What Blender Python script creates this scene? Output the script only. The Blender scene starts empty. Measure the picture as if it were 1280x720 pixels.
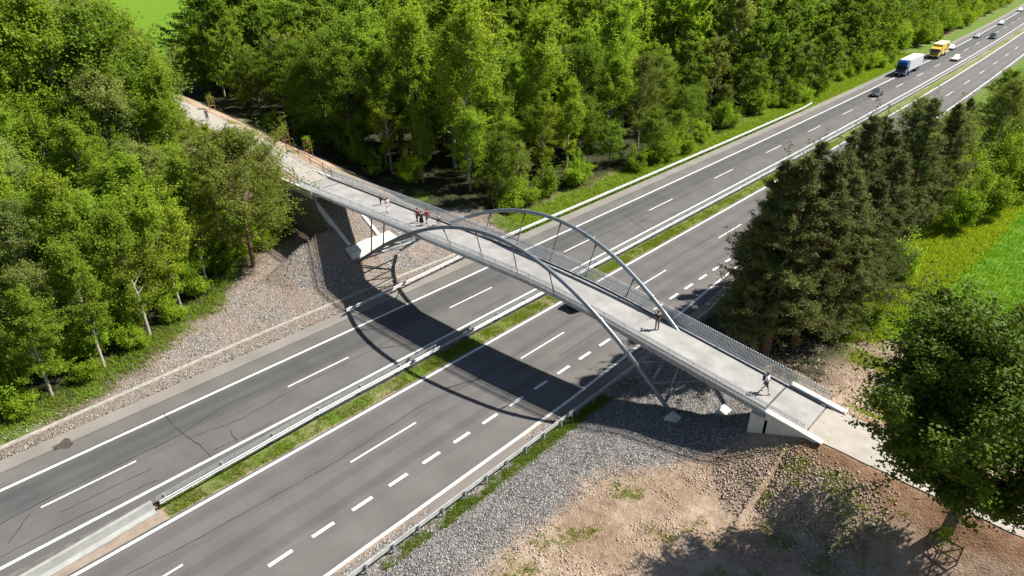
import bpy, bmesh, math, random
import numpy as np
from mathutils import Vector, Matrix
R = math.radians
rng = np.random.default_rng(7)
random.seed(7)
S = bpy.context.scene
col = S.collection

# ------------------------------------------------------------------ camera, sky, sun, exposure
cd = bpy.data.cameras.new('camera'); cam = bpy.data.objects.new('camera', cd); col.objects.link(cam)
cam.location = (39.6, 0, 33.54); cam.rotation_euler = (R(90 - 27.814), 0, R(42.83))
cd.sensor_width = 36; cd.lens = 23.99; cd.clip_start = .5; cd.clip_end = 4000
S.camera = cam
SUNV = Vector((.47, .77, 1.0)).normalized()           # towards the sun
elev = math.asin(SUNV.z); az = math.atan2(SUNV.x, SUNV.y)
w = bpy.data.worlds.new('World'); S.world = w; w.use_nodes = True
nt = w.node_tree
sky = nt.nodes.new('ShaderNodeTexSky'); sky.sky_type = 'NISHITA'; sky.sun_disc = False
sky.sun_elevation = elev; sky.sun_rotation = az; sky.air_density = 1.0; sky.dust_density = .6
nt.links.new(sky.outputs[0], nt.nodes['Background'].inputs[0]); nt.nodes['Background'].inputs[1].default_value = .05
sd = bpy.data.lights.new('sun', 'SUN'); sd.energy = 5.0; sd.angle = R(.5); sd.color = (1, .955, .88)
so = bpy.data.objects.new('sun', sd); col.objects.link(so); so.rotation_euler = SUNV.to_track_quat('Z', 'Y').to_euler()
S.view_settings.view_transform = 'Standard'; S.view_settings.look = 'None'
S.view_settings.exposure = 1.0; S.view_settings.gamma = 1
S.render.engine = 'CYCLES'
S.cycles.max_bounces = 6; S.cycles.transparent_max_bounces = 4

# ------------------------------------------------------------------ helpers
def tag(o, label=None, cat=None, group=None, kind=None):
    if label: o['label'] = label
    if cat: o['category'] = cat
    if group: o['group'] = group
    if kind: o['kind'] = kind
    return o

def empty(name, loc=(0, 0, 0), rz=0, label=None, cat=None, group=None):
    o = bpy.data.objects.new(name, None); col.objects.link(o)
    o.location = loc; o.rotation_euler = (0, 0, rz); o.empty_display_size = .2
    return tag(o, label, cat, group)

def copy_tree(o, parent=None):
    c = o.copy(); col.objects.link(c)
    if parent: c.parent = parent
    for ch in list(o.children): copy_tree(ch, c)
    return c

def np_mesh(name, V, F, mat=None, attr=None, smooth=False):
    """V (N,3), F (M,k) all faces with the same number of corners; attr {name: (N,)}"""
    V = np.asarray(V, np.float32); F = np.asarray(F, np.int32); k = F.shape[1]
    me = bpy.data.meshes.new(name)
    me.vertices.add(len(V)); me.vertices.foreach_set('co', V.ravel())
    me.loops.add(F.size); me.loops.foreach_set('vertex_index', F.ravel())
    me.polygons.add(len(F)); me.polygons.foreach_set('loop_start', np.arange(0, F.size, k, dtype=np.int32))
    if smooth: me.polygons.foreach_set('use_smooth', np.ones(len(F), bool))
    for n, a in (attr or {}).items():
        at = me.attributes.new(n, 'FLOAT', 'POINT'); at.data.foreach_set('value', np.asarray(a, np.float32))
    me.update(calc_edges=True); me.validate()
    if mat: me.materials.append(mat)
    return me

def link(name, me, parent=None, loc=None):
    o = bpy.data.objects.new(name, me); col.objects.link(o)
    if parent: o.parent = parent
    if loc is not None: o.location = loc
    return o

class MB:
    """collects shapes, builds one mesh object"""
    def __init__(s): s.v = []; s.f = []
    def add(s, vs, fs):
        b = len(s.v); s.v += [tuple(p) for p in vs]; s.f += [tuple(i + b for i in f) for f in fs]; return s
    def box(s, c, d, rz=0, m=None):
        x, y, z = (q / 2 for q in d)
        M = Matrix.Translation(c) @ (m if m else Matrix.Rotation(rz, 4, 'Z'))
        vs = [M @ Vector(p) for p in ((-x,-y,-z),(x,-y,-z),(x,y,-z),(-x,y,-z),(-x,-y,z),(x,-y,z),(x,y,z),(-x,y,z))]
        return s.add(vs, [(3,2,1,0),(4,5,6,7),(0,1,5,4),(1,2,6,5),(2,3,7,6),(3,0,4,7)])
    def path(s, pts, r, n=8, cap=True):
        pts = [Vector(p) for p in pts]; rs = r if hasattr(r, '__len__') else [r] * len(pts); rings = []; ref = None
        for i, p in enumerate(pts):
            t = (pts[min(i+1, len(pts)-1)] - pts[max(i-1, 0)]).normalized()
            if ref is None: ref = Vector((0,0,1)) if abs(t.z) < .9 else Vector((1,0,0))
            u = t.cross(ref).normalized(); ref = u.cross(t).normalized()
            rings.append([p + (u * math.cos(a) + ref * math.sin(a)) * rs[i] for a in (2*math.pi*k/n for k in range(n))])
        b = len(s.v)
        for g in rings: s.v += [tuple(q) for q in g]
        for i in range(len(rings)-1):
            for k in range(n):
                k2 = (k+1) % n; s.f.append((b+i*n+k, b+i*n+k2, b+(i+1)*n+k2, b+(i+1)*n+k))
        if cap:
            s.f.append(tuple(b+k for k in range(n))[::-1]); e = b+(len(rings)-1)*n; s.f.append(tuple(e+k for k in range(n)))
        return s
    def beam(s, a, b, wd, ht):
        a = Vector(a); b = Vector(b); d = b - a; L = d.length
        m = d.to_track_quat('X', 'Z').to_matrix().to_4x4()
        return s.box((a + b) / 2, (L, wd, ht), m=m)
    def sweep(s, prof, path, closed=True):
        """prof: list of (lateral, up); path: list of (x,y,z) - swept with lateral horizontal"""
        P = [Vector(p) for p in path]; n = len(prof); b = len(s.v)
        for i, p in enumerate(P):
            t = P[min(i+1, len(P)-1)] - P[max(i-1, 0)]; t.z = 0; t.normalize(); l = Vector((t.y, -t.x, 0))
            for a, c in prof: s.v.append(tuple(p + l * a + Vector((0, 0, c))))
        for i in range(len(P)-1):
            for k in range(n if closed else n-1):
                k2 = (k+1) % n; s.f.append((b+i*n+k, b+i*n+k2, b+(i+1)*n+k2, b+(i+1)*n+k))
        if closed:
            s.f.append(tuple(b+k for k in range(n))); e = b+(len(P)-1)*n; s.f.append(tuple(e+k for k in range(n))[::-1])
        return s
    def cyl(s, c, ax, r, h, n=16):
        a = Vector(ax).normalized() * h / 2; c = Vector(c); return s.path([c - a, c + a], r, n)
    def build(s, name, mat, parent=None, off=None, bevel=0, smooth=False):
        me = bpy.data.meshes.new(name); o_ = Vector(off) if off is not None else Vector()
        me.from_pydata([tuple(Vector(p) - o_) for p in s.v], [], s.f); me.update()
        bm = bmesh.new(); bm.from_mesh(me); bmesh.ops.recalc_face_normals(bm, faces=bm.faces)
        if bevel:
            es = [e for e in bm.edges if len(e.link_faces) == 2 and e.calc_face_angle(0) > .5]
            bmesh.ops.bevel(bm, geom=es, offset=bevel, segments=1, affect='EDGES', clamp_overlap=True)
        bm.to_mesh(me); bm.free()
        if smooth: me.polygons.foreach_set('use_smooth', np.ones(len(me.polygons), bool))
        me.materials.append(mat)
        return link(name, me, parent)

def N(t, kind, **kw):
    n = t.nodes.new('ShaderNode' + kind)
    for k, v in kw.items():
        if k in n.inputs.keys(): n.inputs[k].default_value = v
        else: setattr(n, k, v)
    return n
def L(t, a, b): t.links.new(a, b)

def ramp(t, src, stops):
    r = t.nodes.new('ShaderNodeValToRGB'); e = r.color_ramp.elements
    while len(e) < len(stops): e.new(.5)
    for i, (p, c) in enumerate(stops): e[i].position = p; e[i].color = (*c, 1)
    L(t, src, r.inputs[0]); return r.outputs[0]
def mix(t, f, a, b, mode='MIX'):
    m = t.nodes.new('ShaderNodeMix'); m.data_type = 'RGBA'; m.blend_type = mode
    for s, v in ((m.inputs[0], f), (m.inputs[6], a), (m.inputs[7], b)):
        if hasattr(v, 'links'): L(t, v, s)
        else: s.default_value = v if isinstance(v, (int, float)) else (*v[:3], 1)
    return m.outputs[2]
def maths(t, op, a, b=0.):
    m = t.nodes.new('ShaderNodeMath'); m.operation = op
    for s, v in ((m.inputs[0], a), (m.inputs[1], b)):
        if hasattr(v, 'links'): L(t, v, s)
        else: s.default_value = v
    return m.outputs[0]

def mat(name, c, rough=.6, metal=0, var=.15, scale=3., bump=0., spec=.4, coat=0, c2=None):
    """plain surface with a little uneven wear"""
    m = bpy.data.materials.new(name); m.use_nodes = True; t = m.node_tree; p = t.nodes['Principled BSDF']
    tc = N(t, 'TexCoord'); nz = N(t, 'TexNoise', Scale=scale, Detail=5.); L(t, tc.outputs['Object'], nz.inputs['Vector'])
    d = c2 or tuple(q * (1 - var) for q in c); b = tuple(min(1, q * (1 + var)) for q in c)
    L(t, ramp(t, nz.outputs[0], [(.3, d), (.7, b)]), p.inputs['Base Color'])
    p.inputs['Roughness'].default_value = rough; p.inputs['Metallic'].default_value = metal
    p.inputs['Specular IOR Level'].default_value = spec; p.inputs['Coat Weight'].default_value = coat
    if bump:
        bp = N(t, 'Bump', Strength=bump, Distance=.05); L(t, nz.outputs[0], bp.inputs['Height']); L(t, bp.outputs[0], p.inputs['Normal'])
    return m

def leaf_mat(name, c1, c2, trans=.35, tcol=None, rough=.65):
    m = bpy.data.materials.new(name); m.use_nodes = True; t = m.node_tree; p = t.nodes['Principled BSDF']
    at = N(t, 'Attribute', attribute_name='v'); oi = N(t, 'ObjectInfo')
    f = maths(t, 'ADD', maths(t, 'MULTIPLY', at.outputs['Fac'], .7), maths(t, 'MULTIPLY', oi.outputs['Random'], .3))
    c = mix(t, f, c1, c2)
    hs = N(t, 'HueSaturation'); L(t, c, hs.inputs['Color'])
    L(t, maths(t, 'ADD', .487, maths(t, 'MULTIPLY', oi.outputs['Random'], .026)), hs.inputs['Hue'])
    rnd = N(t, 'TexWhiteNoise', noise_dimensions='1D'); L(t, maths(t, 'MULTIPLY', oi.outputs['Random'], 37.), rnd.inputs['W'])
    L(t, maths(t, 'ADD', .78, maths(t, 'MULTIPLY', rnd.outputs['Value'], .44)), hs.inputs['Value'])
    c = hs.outputs[0]
    L(t, c, p.inputs['Base Color']); p.inputs['Roughness'].default_value = rough; p.inputs['Specular IOR Level'].default_value = .12
    tr = N(t, 'BsdfTranslucent'); k = tcol or (1.25, 1.2, .5)
    L(t, mix(t, 1., c, k, 'MULTIPLY'), tr.inputs['Color'])
    ms = N(t, 'MixShader'); ms.inputs[0].default_value = trans
    L(t, p.outputs[0], ms.inputs[1]); L(t, tr.outputs[0], ms.inputs[2])
    L(t, ms.outputs[0], t.nodes['Material Output'].inputs['Surface'])
    return m

# ------------------------------------------------------------------ lie of the land
def road_dx(y):
    y = np.asarray(y, float); return -.00008 * np.clip(y - 75, 0, None) ** 2
def sstep(a, b, x): t = np.clip((x - a) / (b - a), 0, 1); return t * t * (3 - 2 * t)
_vn = {}
def vnoise(x, y, s, seed=0):
    g = _vn.setdefault(seed, np.random.default_rng(100 + seed).random((256, 256)))
    u = np.asarray(x) / s + 77.3; v = np.asarray(y) / s + 31.7
    i = np.floor(u).astype(int); j = np.floor(v).astype(int); a = u - i; b = v - j
    a = a*a*(3-2*a); b = b*b*(3-2*b); q = lambda p, r: g[p % 256, r % 256]
    return (q(i,j)*(1-a)+q(i+1,j)*a)*(1-b)+(q(i,j+1)*(1-a)+q(i+1,j+1)*a)*b
def fnoise(x, y, s, seed=0): return .55*vnoise(x,y,s,seed)+.28*vnoise(x,y,s/2.1,seed+1)+.17*vnoise(x,y,s/4.3,seed+2)
def path_y(x): return np.interp(-np.asarray(x, float), [0, 31, 35, 42, 47, 58, 70, 100, 140], [41.8, 41.9, 42.9, 44, 44.8, 45.9, 47.2, 50, 53])
def deck_z(x):
    x = np.asarray(x, float); u = np.clip(x - 1, 0, 12)
    return 6.08 - .13 / 24 * u ** 2 - .13 * np.clip(x - 13, 0, None)
KB = .9636; TB = (1.4416, 0., 1.2209)                    # the bridge, its approaches and embankments: own unit and origin
def T3(p): return (TB[0] + KB * p[0], TB[1] + KB * p[1], TB[2] + KB * p[2])
def path_w(x): return KB * path_y((np.asarray(x, float) - TB[0]) / KB)
def H(x, y):
    x = np.asarray(x, float); y = np.asarray(y, float); xr = x - road_dx(y)
    z = np.zeros(np.broadcast(x, y).shape)
    left = np.interp(-xr, [14, 17, 22, 30, 60, 200], [0, .35, .85, 1.2, 1.8, 2.5])
    left = np.where(y > 60, np.interp(-xr, [12, 13.2, 17, 30, 200], [0, -.05, -.1, .5, 2.5]), left)
    right = np.interp(xr, [14.4, 16, 19, 23, 26, 60], [0, .3, .85, 1.3, 1.5, 1.6])
    xw, yw = x, y; x = (x - TB[0]) / KB; y = (y - TB[1]) / KB
    z = np.where(xr < 0, left, right)
    # embankment of the left approach path
    d = np.hypot(np.clip(-30.2 - x, None, 0) * -1, np.clip(np.abs(y - path_y(np.minimum(x, -30))) - 3.0, 0, None))
    e = 6.30 - .25 * sstep(40, 90, -x) - d / 1.65
    e = TB[2] + KB * np.where((y < 39.35) & (x > -36.5) & (x < -25), -19, e)
    z = np.where(xr < 0, np.maximum(z, e), z)
    dx = np.clip(29.6 - x, 0, None); dy = np.clip(np.abs(y - 41.8) - 2.25, 0, None)
    e = np.where(x > 29, 3.42 - .022 * np.clip(x - 30, 0, 40), 3.42) - dx * .43 - np.where(x > 29, dy * .55, dy * .33)
    e = TB[2] + KB * e; z = np.where(xr > 12, np.maximum(z, e), z); x, y = xw, yw
    rough = sstep(13.2, 17, np.abs(xr)) * (1 - .9 * sstep(-1.2, 0, 2.6 - np.abs(y - path_w(x))) * (np.abs(x) > 27.5))
    z = z + rough * ((fnoise(x, y, 3.1, 3) - .5) * .35 + (vnoise(x, y, .9, 9) - .5) * .1)
    return z
def Hs(x, y): return float(H(np.array([x]), np.array([y]))[0])
#END_LAND

# ------------------------------------------------------------------ ground sheet with zones of gravel, soil, grass, field
def axis(a, b, fine0, fine1, st, grow=1.12):
    xs = list(np.arange(fine0, fine1 + st * .5, st)); d = st; x = xs[-1]
    while x < b: d *= grow; x += d; xs.append(x)
    d = st; x = xs[0]; pre = []
    while x > a: d *= grow; x -= d; pre.append(x)
    return np.array(pre[::-1] + xs)
gx = axis(-1600, 900, -64, 46, .5); gy = axis(-300, 1800, 4, 74, .5)
GX, GY = np.meshgrid(gx, gy); GZ = H(GX, GY)
XR = GX - road_dx(GY)
GZ = GZ - .06 * (np.abs(XR) < 13)
ny, nx = GX.shape
idx = np.arange(nx * ny).reshape(ny, nx)
GF = np.stack([idx[:-1,:-1], idx[:-1,1:], idx[1:,1:], idx[1:,:-1]], -1).reshape(-1, 4)
jit = (fnoise(GX, GY, 4., 20) - .5)
near_b = 1 - sstep(56, 61, GY + jit * 4)
g_left = sstep(-26.5, -23, XR + jit * 6 + 0 * GY) if False else None
edge_l = np.interp(GY, [0, 9, 15, 23, 29, 38, 44, 58, 62], [-14.6, -15, -17, -20.5, -27, -31, -33, -22, -15])
zl = sstep(-1.6, 1.6, XR - edge_l + jit * 5) * (XR < -11) * near_b                   # left gravel slope
emb = (XR < -20) * (np.abs(GY - path_w(np.minimum(GX, -28))) < 12) * (GX > -120) * sstep(.9, 2.6, GZ)
z_soil_l = np.clip(emb * (1 - zl * .5), 0, 1)
zr_edge = np.interp(GY, [8, 15, 22, 29, 32, 37, 43, 50], [19.3, 19.6, 19.7, 20.2, 22.5, 25.5, 26.5, 17])
zg_r = sstep(1.2, -1.2, XR - zr_edge + jit * 4) * (XR > 13) * (1 - sstep(47, 51, GY))
grass = np.clip((XR < -11) * sstep(56, 60, GY + jit * 4) * sstep(-19.5, -16.5, XR + jit * 4), 0, 1)
grass = np.maximum(grass, ((XR > -.1) & (XR < 2.0) & (GY > 8)) * (.35 + .5 * fnoise(GX, GY, 1.5, 64)))
grass = np.maximum(grass, (XR > 10.3) * sstep(92, 104, GY) * .9)
field = (XR > 0) * sstep(58.5, 61, GY + jit * 3 + (GX - 27) * -.2) * sstep(24.2, 26.2, XR + jit * 2 + np.interp(GY, [60, 78, 115, 200], [-2, 1, -4, -8]))
field = np.maximum(field, sstep(-120, -132, GX + .15 * GY) * (XR < 0))
crop = field * np.maximum(sstep(28.2, 30.4, XR + jit * .8 - .1 * (GY - 80)), (XR < 0) * 1.)
wood = (1 - np.maximum(grass, field)) * np.where(XR < 0, (1 - zl) * (1 - z_soil_l) * (XR < -12), sstep(46, 51, GY + jit * 4) * sstep(13.5, 15, XR) * (1 - sstep(26.5, 29, XR + jit * 3) * (GY < 60)))
wet = .25 * ((XR > 19) & (GY < 47)) * sstep(.48, .7, fnoise(GX, GY, 3.4, 40)) * sstep(1.0, 3.5, XR - zr_edge) * (1 - sstep(34, 40, XR))
bank = ((GX > 29.5) & (GX < 130)) * sstep(1.6, 2.1, np.abs(GY - path_w(GX)) + jit * .6) * sstep(4.6, 3.4, np.abs(GY - path_w(GX)) + jit * 1.2)
weed = np.maximum(wet, (XR < -12) * near_b * sstep(.56, .72, fnoise(GX, GY, 3.6, 44)) * sstep(2.6, -.6, XR - edge_l))
weed = np.maximum(weed, ((XR > 24) & (GY > 44) & (GY < 62)) * sstep(.5, .75, fnoise(GX, GY, 4., 47)) * .9)
weed = np.maximum(weed, ((XR > 14.) & (XR < 15.6) & (GY < 40)) * sstep(.35, .6, fnoise(GX, GY, 2.0, 48)))

gm = bpy.data.materials.new('ground_mix'); gm.use_nodes = True; t = gm.node_tree; p = t.nodes['Principled BSDF']
geo = N(t, 'NewGeometry'); pos = geo.outputs['Position']
def attr(n): return N(t, 'Attribute', attribute_name=n).outputs['Fac']
def noise(sc, det=6., dim=None):
    n = N(t, 'TexNoise', Scale=sc, Detail=det, Roughness=.62); L(t, pos, n.inputs['Vector']); return n.outputs[0]
v1 = N(t, 'TexVoronoi', Scale=11.); L(t, pos, v1.inputs['Vector'])
v2 = N(t, 'TexVoronoi', Scale=3.3); L(t, pos, v2.inputs['Vector'])
sepv = N(t, 'SeparateColor'); L(t, v1.outputs['Color'], sepv.inputs[0])
n_big = noise(.22); n_mid = noise(1.4); n_fine = noise(9.)
soil = ramp(t, n_mid, [(.28, (.29, .205, .14)), (.52, (.42, .325, .24)), (.75, (.52, .415, .32))])
soil = mix(t, ramp(t, n_big, [(.42, (0,0,0)), (.62, (1,1,1))]), soil, mix(t, 1., soil, (.74, .68, .64), 'MULTIPLY'))
soil = mix(t, .45, soil, mix(t, 1., soil, ramp(t, n_fine, [(.3, (.45,.42,.4)), (.7, (1.25,1.22,1.2))]), 'MULTIPLY'))
gravel = ramp(t, sepv.outputs[0], [(0., (.10, .095, .09)), (.45, (.20, .19, .18)), (.8, (.33, .315, .30)), (1., (.5, .48, .46))])
gravel = mix(t, ramp(t, n_mid, [(.4, (0,0,0)), (.75, (.8,.8,.8))]), gravel, mix(t, 1., gravel, (.9, .74, .62), 'MULTIPLY'))
grl = mix(t, ramp(t, n_big, [(.38, (0,0,0)), (.6, (.85,.85,.85))]), gravel, mix(t, .5, soil, (.25, .2, .16)))
floor_ = ramp(t, n_fine, [(.3, (.018, .016, .010)), (.55, (.045, .036, .022)), (.8, (.10, .08, .045))])
floor_ = mix(t, ramp(t, n_mid, [(.45, (0,0,0)), (.6, (.8,.8,.8))]), floor_, (.035, .06, .014))
gr = ramp(t, n_fine, [(.25, (.045, .095, .012)), (.55, (.10, .17, .02)), (.85, (.19, .24, .04))])
gr = mix(t, ramp(t, n_mid, [(.45, (0,0,0)), (.72, (.7,.7,.7))]), gr, (.22, .24, .045))
sp = N(t, 'SeparateXYZ'); L(t, pos, sp.inputs[0])
wv = N(t, 'TexWave', Scale=.8, Distortion=.6, **{'Detail': 2.}); wv.bands_direction = 'X'; L(t, pos, wv.inputs['Vector'])
cropc = mix(t, wv.outputs['Fac'], (.085, .185, .011), (.135, .25, .016))
cropc = mix(t, ramp(t, n_big, [(.4, (0,0,0)), (.65, (1,1,1))]), cropc, mix(t, 1., cropc, (1.3, 1.08, .9), 'MULTIPLY'))
cropc = mix(t, .5, cropc, mix(t, 1., cropc, ramp(t, n_fine, [(.3, (.55,.6,.5)), (.7, (1.3,1.3,1.3))]), 'MULTIPLY'))
c = soil
c = mix(t, attr('bank'), c, mix(t, 1., soil, (.72, .58, .48), 'MULTIPLY'))
c = mix(t, attr('gravel'), c, gravel)
c = mix(t, attr('slope'), c, grl)
c = mix(t, attr('wood'), c, floor_)
def hard(a, lo=.35, hi=.65):
    s_ = maths(t, 'ADD', a, maths(t, 'MULTIPLY', maths(t, 'SUBTRACT', n_fine, .5), .9))
    return ramp(t, s_, [(lo, (0,0,0)), (hi, (1,1,1))])
c = mix(t, hard(attr('weed'), .45, .75), c, mix(t, .35, gr, c))
c = mix(t, hard(attr('grass')), c, gr)
c = mix(t, hard(attr('field')), c, mix(t, .5, gr, (.17, .25, .02)))
c = mix(t, hard(attr('crop')), c, cropc)
L(t, c, p.inputs['Base Color']); p.inputs['Roughness'].default_value = .95; p.inputs['Specular IOR Level'].default_value = .15
hgt = maths(t, 'ADD', maths(t, 'MULTIPLY', maths(t, 'MULTIPLY', v1.outputs['Distance'], maths(t, 'ADD', attr('gravel'), attr('slope'))), -.5), maths(t, 'ADD', maths(t, 'MULTIPLY', n_fine, .9), maths(t, 'MULTIPLY', n_mid, .8)))
bp = N(t, 'Bump', Strength=1., Distance=.18); L(t, hgt, bp.inputs['Height']); L(t, bp.outputs[0], p.inputs['Normal'])
me = np_mesh('ground', np.stack([GX, GY, GZ], -1).reshape(-1, 3), GF, gm,
             dict(gravel=zg_r.ravel(), slope=zl.ravel(), wood=wood.ravel(), grass=grass.ravel(), field=field.ravel(), crop=crop.ravel(), weed=weed.ravel(), bank=bank.ravel()), True)
tag(link('ground', me), kind='structure')

# ------------------------------------------------------------------ roads
def asphalt(name, base, lanes, warm=(1, .97, .93), dark_strip=None):
    m = bpy.data.materials.new(name); m.use_nodes = True; t = m.node_tree; p = t.nodes['Principled BSDF']
    at = N(t, 'Attribute', attribute_name='lat').outputs['Fac']; al = N(t, 'Attribute', attribute_name='along').outputs['Fac']
    cv = N(t, 'CombineXYZ'); L(t, at, cv.inputs[0]); L(t, maths(t, 'MULTIPLY', al, .035), cv.inputs[1])
    n1 = N(t, 'TexNoise', Scale=1.3, Detail=4.); L(t, cv.outputs[0], n1.inputs['Vector'])
    ge = N(t, 'NewGeometry'); n2 = N(t, 'TexNoise', Scale=.35, Detail=5.); L(t, ge.outputs['Position'], n2.inputs['Vector'])
    n3 = N(t, 'TexNoise', Scale=22., Detail=3.); L(t, ge.outputs['Position'], n3.inputs['Vector'])
    c = ramp(t, n1.outputs[0], [(.3, tuple(base*.96*k for k in warm)), (.7, tuple(base*1.04*k for k in warm))])
    c = mix(t, .55, c, mix(t, 1., c, ramp(t, n2.outputs[0], [(.3, (.72,.72,.73)), (.7, (1.2,1.19,1.18))]), 'MULTIPLY'))
    c = mix(t, .6, c, mix(t, 1., c, ramp(t, n3.outputs[0], [(.3, (.55,.55,.55)), (.7, (1.45,1.45,1.45))]), 'MULTIPLY'))
    for (a, b, k) in lanes:                                     # strips of another mix, and the worn wheel tracks
        mp = N(t, 'MapRange'); mp.interpolation_type = 'SMOOTHSTEP'; L(t, maths(t, 'ABSOLUTE', maths(t, 'SUBTRACT', at, (a+b)/2)), mp.inputs[0])
        mp.inputs[1].default_value = (b-a)/2; mp.inputs[2].default_value = (b-a)/2*.75; mp.inputs[3].default_value = 0; mp.inputs[4].default_value = 1
        c = mix(t, mp.outputs[0], c, mix(t, 1., c, k, 'MULTIPLY'))
    L(t, c, p.inputs['Base Color']); p.inputs['Roughness'].default_value = .85; p.inputs['Specular IOR Level'].default_value = .3
    bp = N(t, 'Bump', Strength=.25, Distance=.02); L(t, n3.outputs[0], bp.inputs['Height']); L(t, bp.outputs[0], p.inputs['Normal'])
    return m
YS = np.concatenate([np.arange(-60, 80, 4.), np.arange(80, 620, 8.)])
def ribbon(name, x0, x1, z, m, ys=YS, nlat=6, kind='structure', y2=None):
    xs = np.linspace(0, 1, nlat + 1); V = []; la = []; al = []
    for y in ys:
        a = x0(y) if callable(x0) else x0; b = x1(y) if callable(x1) else x1
        for q in xs:
            x = a + (b - a) * q; V.append((x + float(road_dx(y)), y, z)); la.append(x); al.append(y)
    k = nlat + 1; F = [(i*k+j, i*k+j+1, (i+1)*k+j+1, (i+1)*k+j) for i in range(len(ys)-1) for j in range(nlat)]
    o = link(name, np_mesh(name, V, F, m, dict(lat=la, along=al)))
    if kind: o['kind'] = kind
    return o
D_edge = lambda y: float(np.interp(y, [-60, 34, 55, 62, 110], [12.95, 12.95, 12.1, 11.6, 9.6]))
mA = asphalt('asphalt_left', .102, [(-9.0, -5.5, (.80, .81, .83)), (-8.4, -7.5, (.88,)*3), (-6.9, -6.1, (.9,)*3), (-5.0, -2.0, (1.06, 1.05, 1.04)), (-12.6, -10.9, (2.0, 1.9, 1.75)), (-10.9, -9.2, (1.22, 1.18, 1.14))])
mB = asphalt('asphalt_right', .116, [(2.6, 3.6, (.88,)*3), (4.6, 5.5, (.88,)*3), (6.4, 7.3, (.86,)*3), (8.4, 9.3, (.84,)*3), (10.4, 12.6, (1.08, 1.07, 1.05)), (12.9, 14.0, (1.5, 1.42, 1.32))], warm=(1, .94, .895))
ribbon('motorway', -12.4, -.75, .0, mA, nlat=24)
ribbon('motorway', 1.78, lambda y: D_edge(y) + .95, .0, mB, nlat=24)
mdirt = mat('sandy_paving', (.24, .19, .15), .9, var=.2, scale=1.5, bump=.2)
ribbon('median_paving', -.75, .05, .002, mat('weathered_concrete', (.12, .112, .10), .9, var=.35, scale=1.2, bump=.2), nlat=2)
ribbon('median_paving', .05, 1.78, .003, mdirt, ys=np.arange(-60, 8.8, 2.2), nlat=3)

# painted markings, a little worn
mw = bpy.data.materials.new('road_paint'); mw.use_nodes = True; t = mw.node_tree; p = t.nodes['Principled BSDF']
ge = N(t, 'NewGeometry'); n1 = N(t, 'TexNoise', Scale=5., Detail=6.); L(t, ge.outputs['Position'], n1.inputs['Vector'])
L(t, ramp(t, n1.outputs[0], [(.30, (.34, .33, .32)), (.46, (.62, .61, .59)), (.8, (.74, .73, .71))]), p.inputs['Base Color']); p.inputs['Roughness'].default_value = .6
MV = []; MF = []
def strip(xf, y0, y1, wd, z=.006, st=6.):
    n = max(1, int((y1 - y0) / st)); ys = np.linspace(y0, y1, n + 1); b = len(MV)
    for y in ys:
        x = (xf(y) if callable(xf) else xf) + float(road_dx(y)); MV.append((x - wd/2, y, z)); MV.append((x + wd/2, y, z))
    for i in range(n): MF.append((b+2*i, b+2*i+1, b+2*i+3, b+2*i+2))
strip(-9.0, -60, 620, .26); strip(-1.62, -60, 620, .26); strip(2.1, -60, 620, .26); strip(D_edge, -60, 620, .26)
for k in range(-3, 33):
    strip(-5.3, 3.1 + 18.1 * k, 9.1 + 18.1 * k, .16)
    strip(6.0, 1.4 + 18 * k, 7.4 + 18 * k, .16)
for k in range(-12, 20): strip(9.85, 10.8 + 3 * k, 12.4 + 3 * k, .27)
tag(link('road_markings', np_mesh('road_markings', MV, MF, mw)), kind='structure')

# tar seams and cracks
mt = mat('bitumen_seal', (.022, .021, .021), .55, var=.3, scale=6)
cr = [[(-9.5,12.8),(-7.4,12.6),(-5.4,12.7),(-3.6,13.0),(-1.8,12.9)], [(-3.9,3.8),(-3.7,9.6)], [(-2.6,-6),(-2.6,.1),(-2.6,4.6),(-2.3,9.3)], [(-2.3,13.4),(-2.1,17.9)],
 [(-3.6,15.3),(-2.8,15.1),(-2.0,15.0)], [(-5.0,12.7),(-4.2,16.4),(-4.4,18.5),(-4.7,21.6),(-4.7,25.5),(-4.7,29.8),(-5.5,39.1),(-5.6,48)], [(-3.4,.8),(-5.2,2.4)],
 [(4.3,-6),(4.3,4.7),(4.8,9),(4.9,12.7),(5.2,19.1),(5,22.4),(4.7,27),(5.4,31.6),(5.3,37),(5.0,47),(5.3,58),(5.1,74)], [(-2.5,39.7),(-2.7,45.6)],
 [(-6.9,72),(-2.1,69.5)], [(-6.6,69.6),(-2.6,72.6)], [(-3.2,62),(-3.5,68.1),(-4.1,73.8),(-4.7,79.3),(-4.6,92)], [(-4.9,56.2),(-5.1,69.3),(-5.0,83.2),(-5.2,104)], [(-5.6,-6),(-5.6,.9),(-5.9,3.7),(-5.8,7.7),(-5.8,12),(-6.7,16.4),(-6.6,19.8)],
 [(1.95,-8),(1.9,8.3)], [(8.2,40),(8.4,52),(8.0,66)], [(-7.9,58),(-7.7,70),(-8.0,84)]]
CV = []; CF = []
for c in cr:
    P = []
    for (a, b) in zip(c[:-1], c[1:]):
        n = max(2, int(math.dist(a, b) / .5))
        for i in range(n): P.append((a[0]+(b[0]-a[0])*i/n, a[1]+(b[1]-a[1])*i/n))
    P.append(c[-1]); b0 = len(CV)
    for i, q in enumerate(P):
        d = Vector((P[min(i+1,len(P)-1)][0]-P[max(i-1,0)][0], P[min(i+1,len(P)-1)][1]-P[max(i-1,0)][1])).normalized()
        wd = random.uniform(.014, .032); jx = random.uniform(-.05, .05)
        CV.append((q[0]-d.y*(wd+jx), q[1]+d.x*(wd+jx), .010)); CV.append((q[0]+d.y*(wd-jx), q[1]-d.x*(wd-jx), .010))
    for i in range(len(P)-1): CF.append((b0+2*i, b0+2*i+1, b0+2*i+3, b0+2*i+2))
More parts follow.
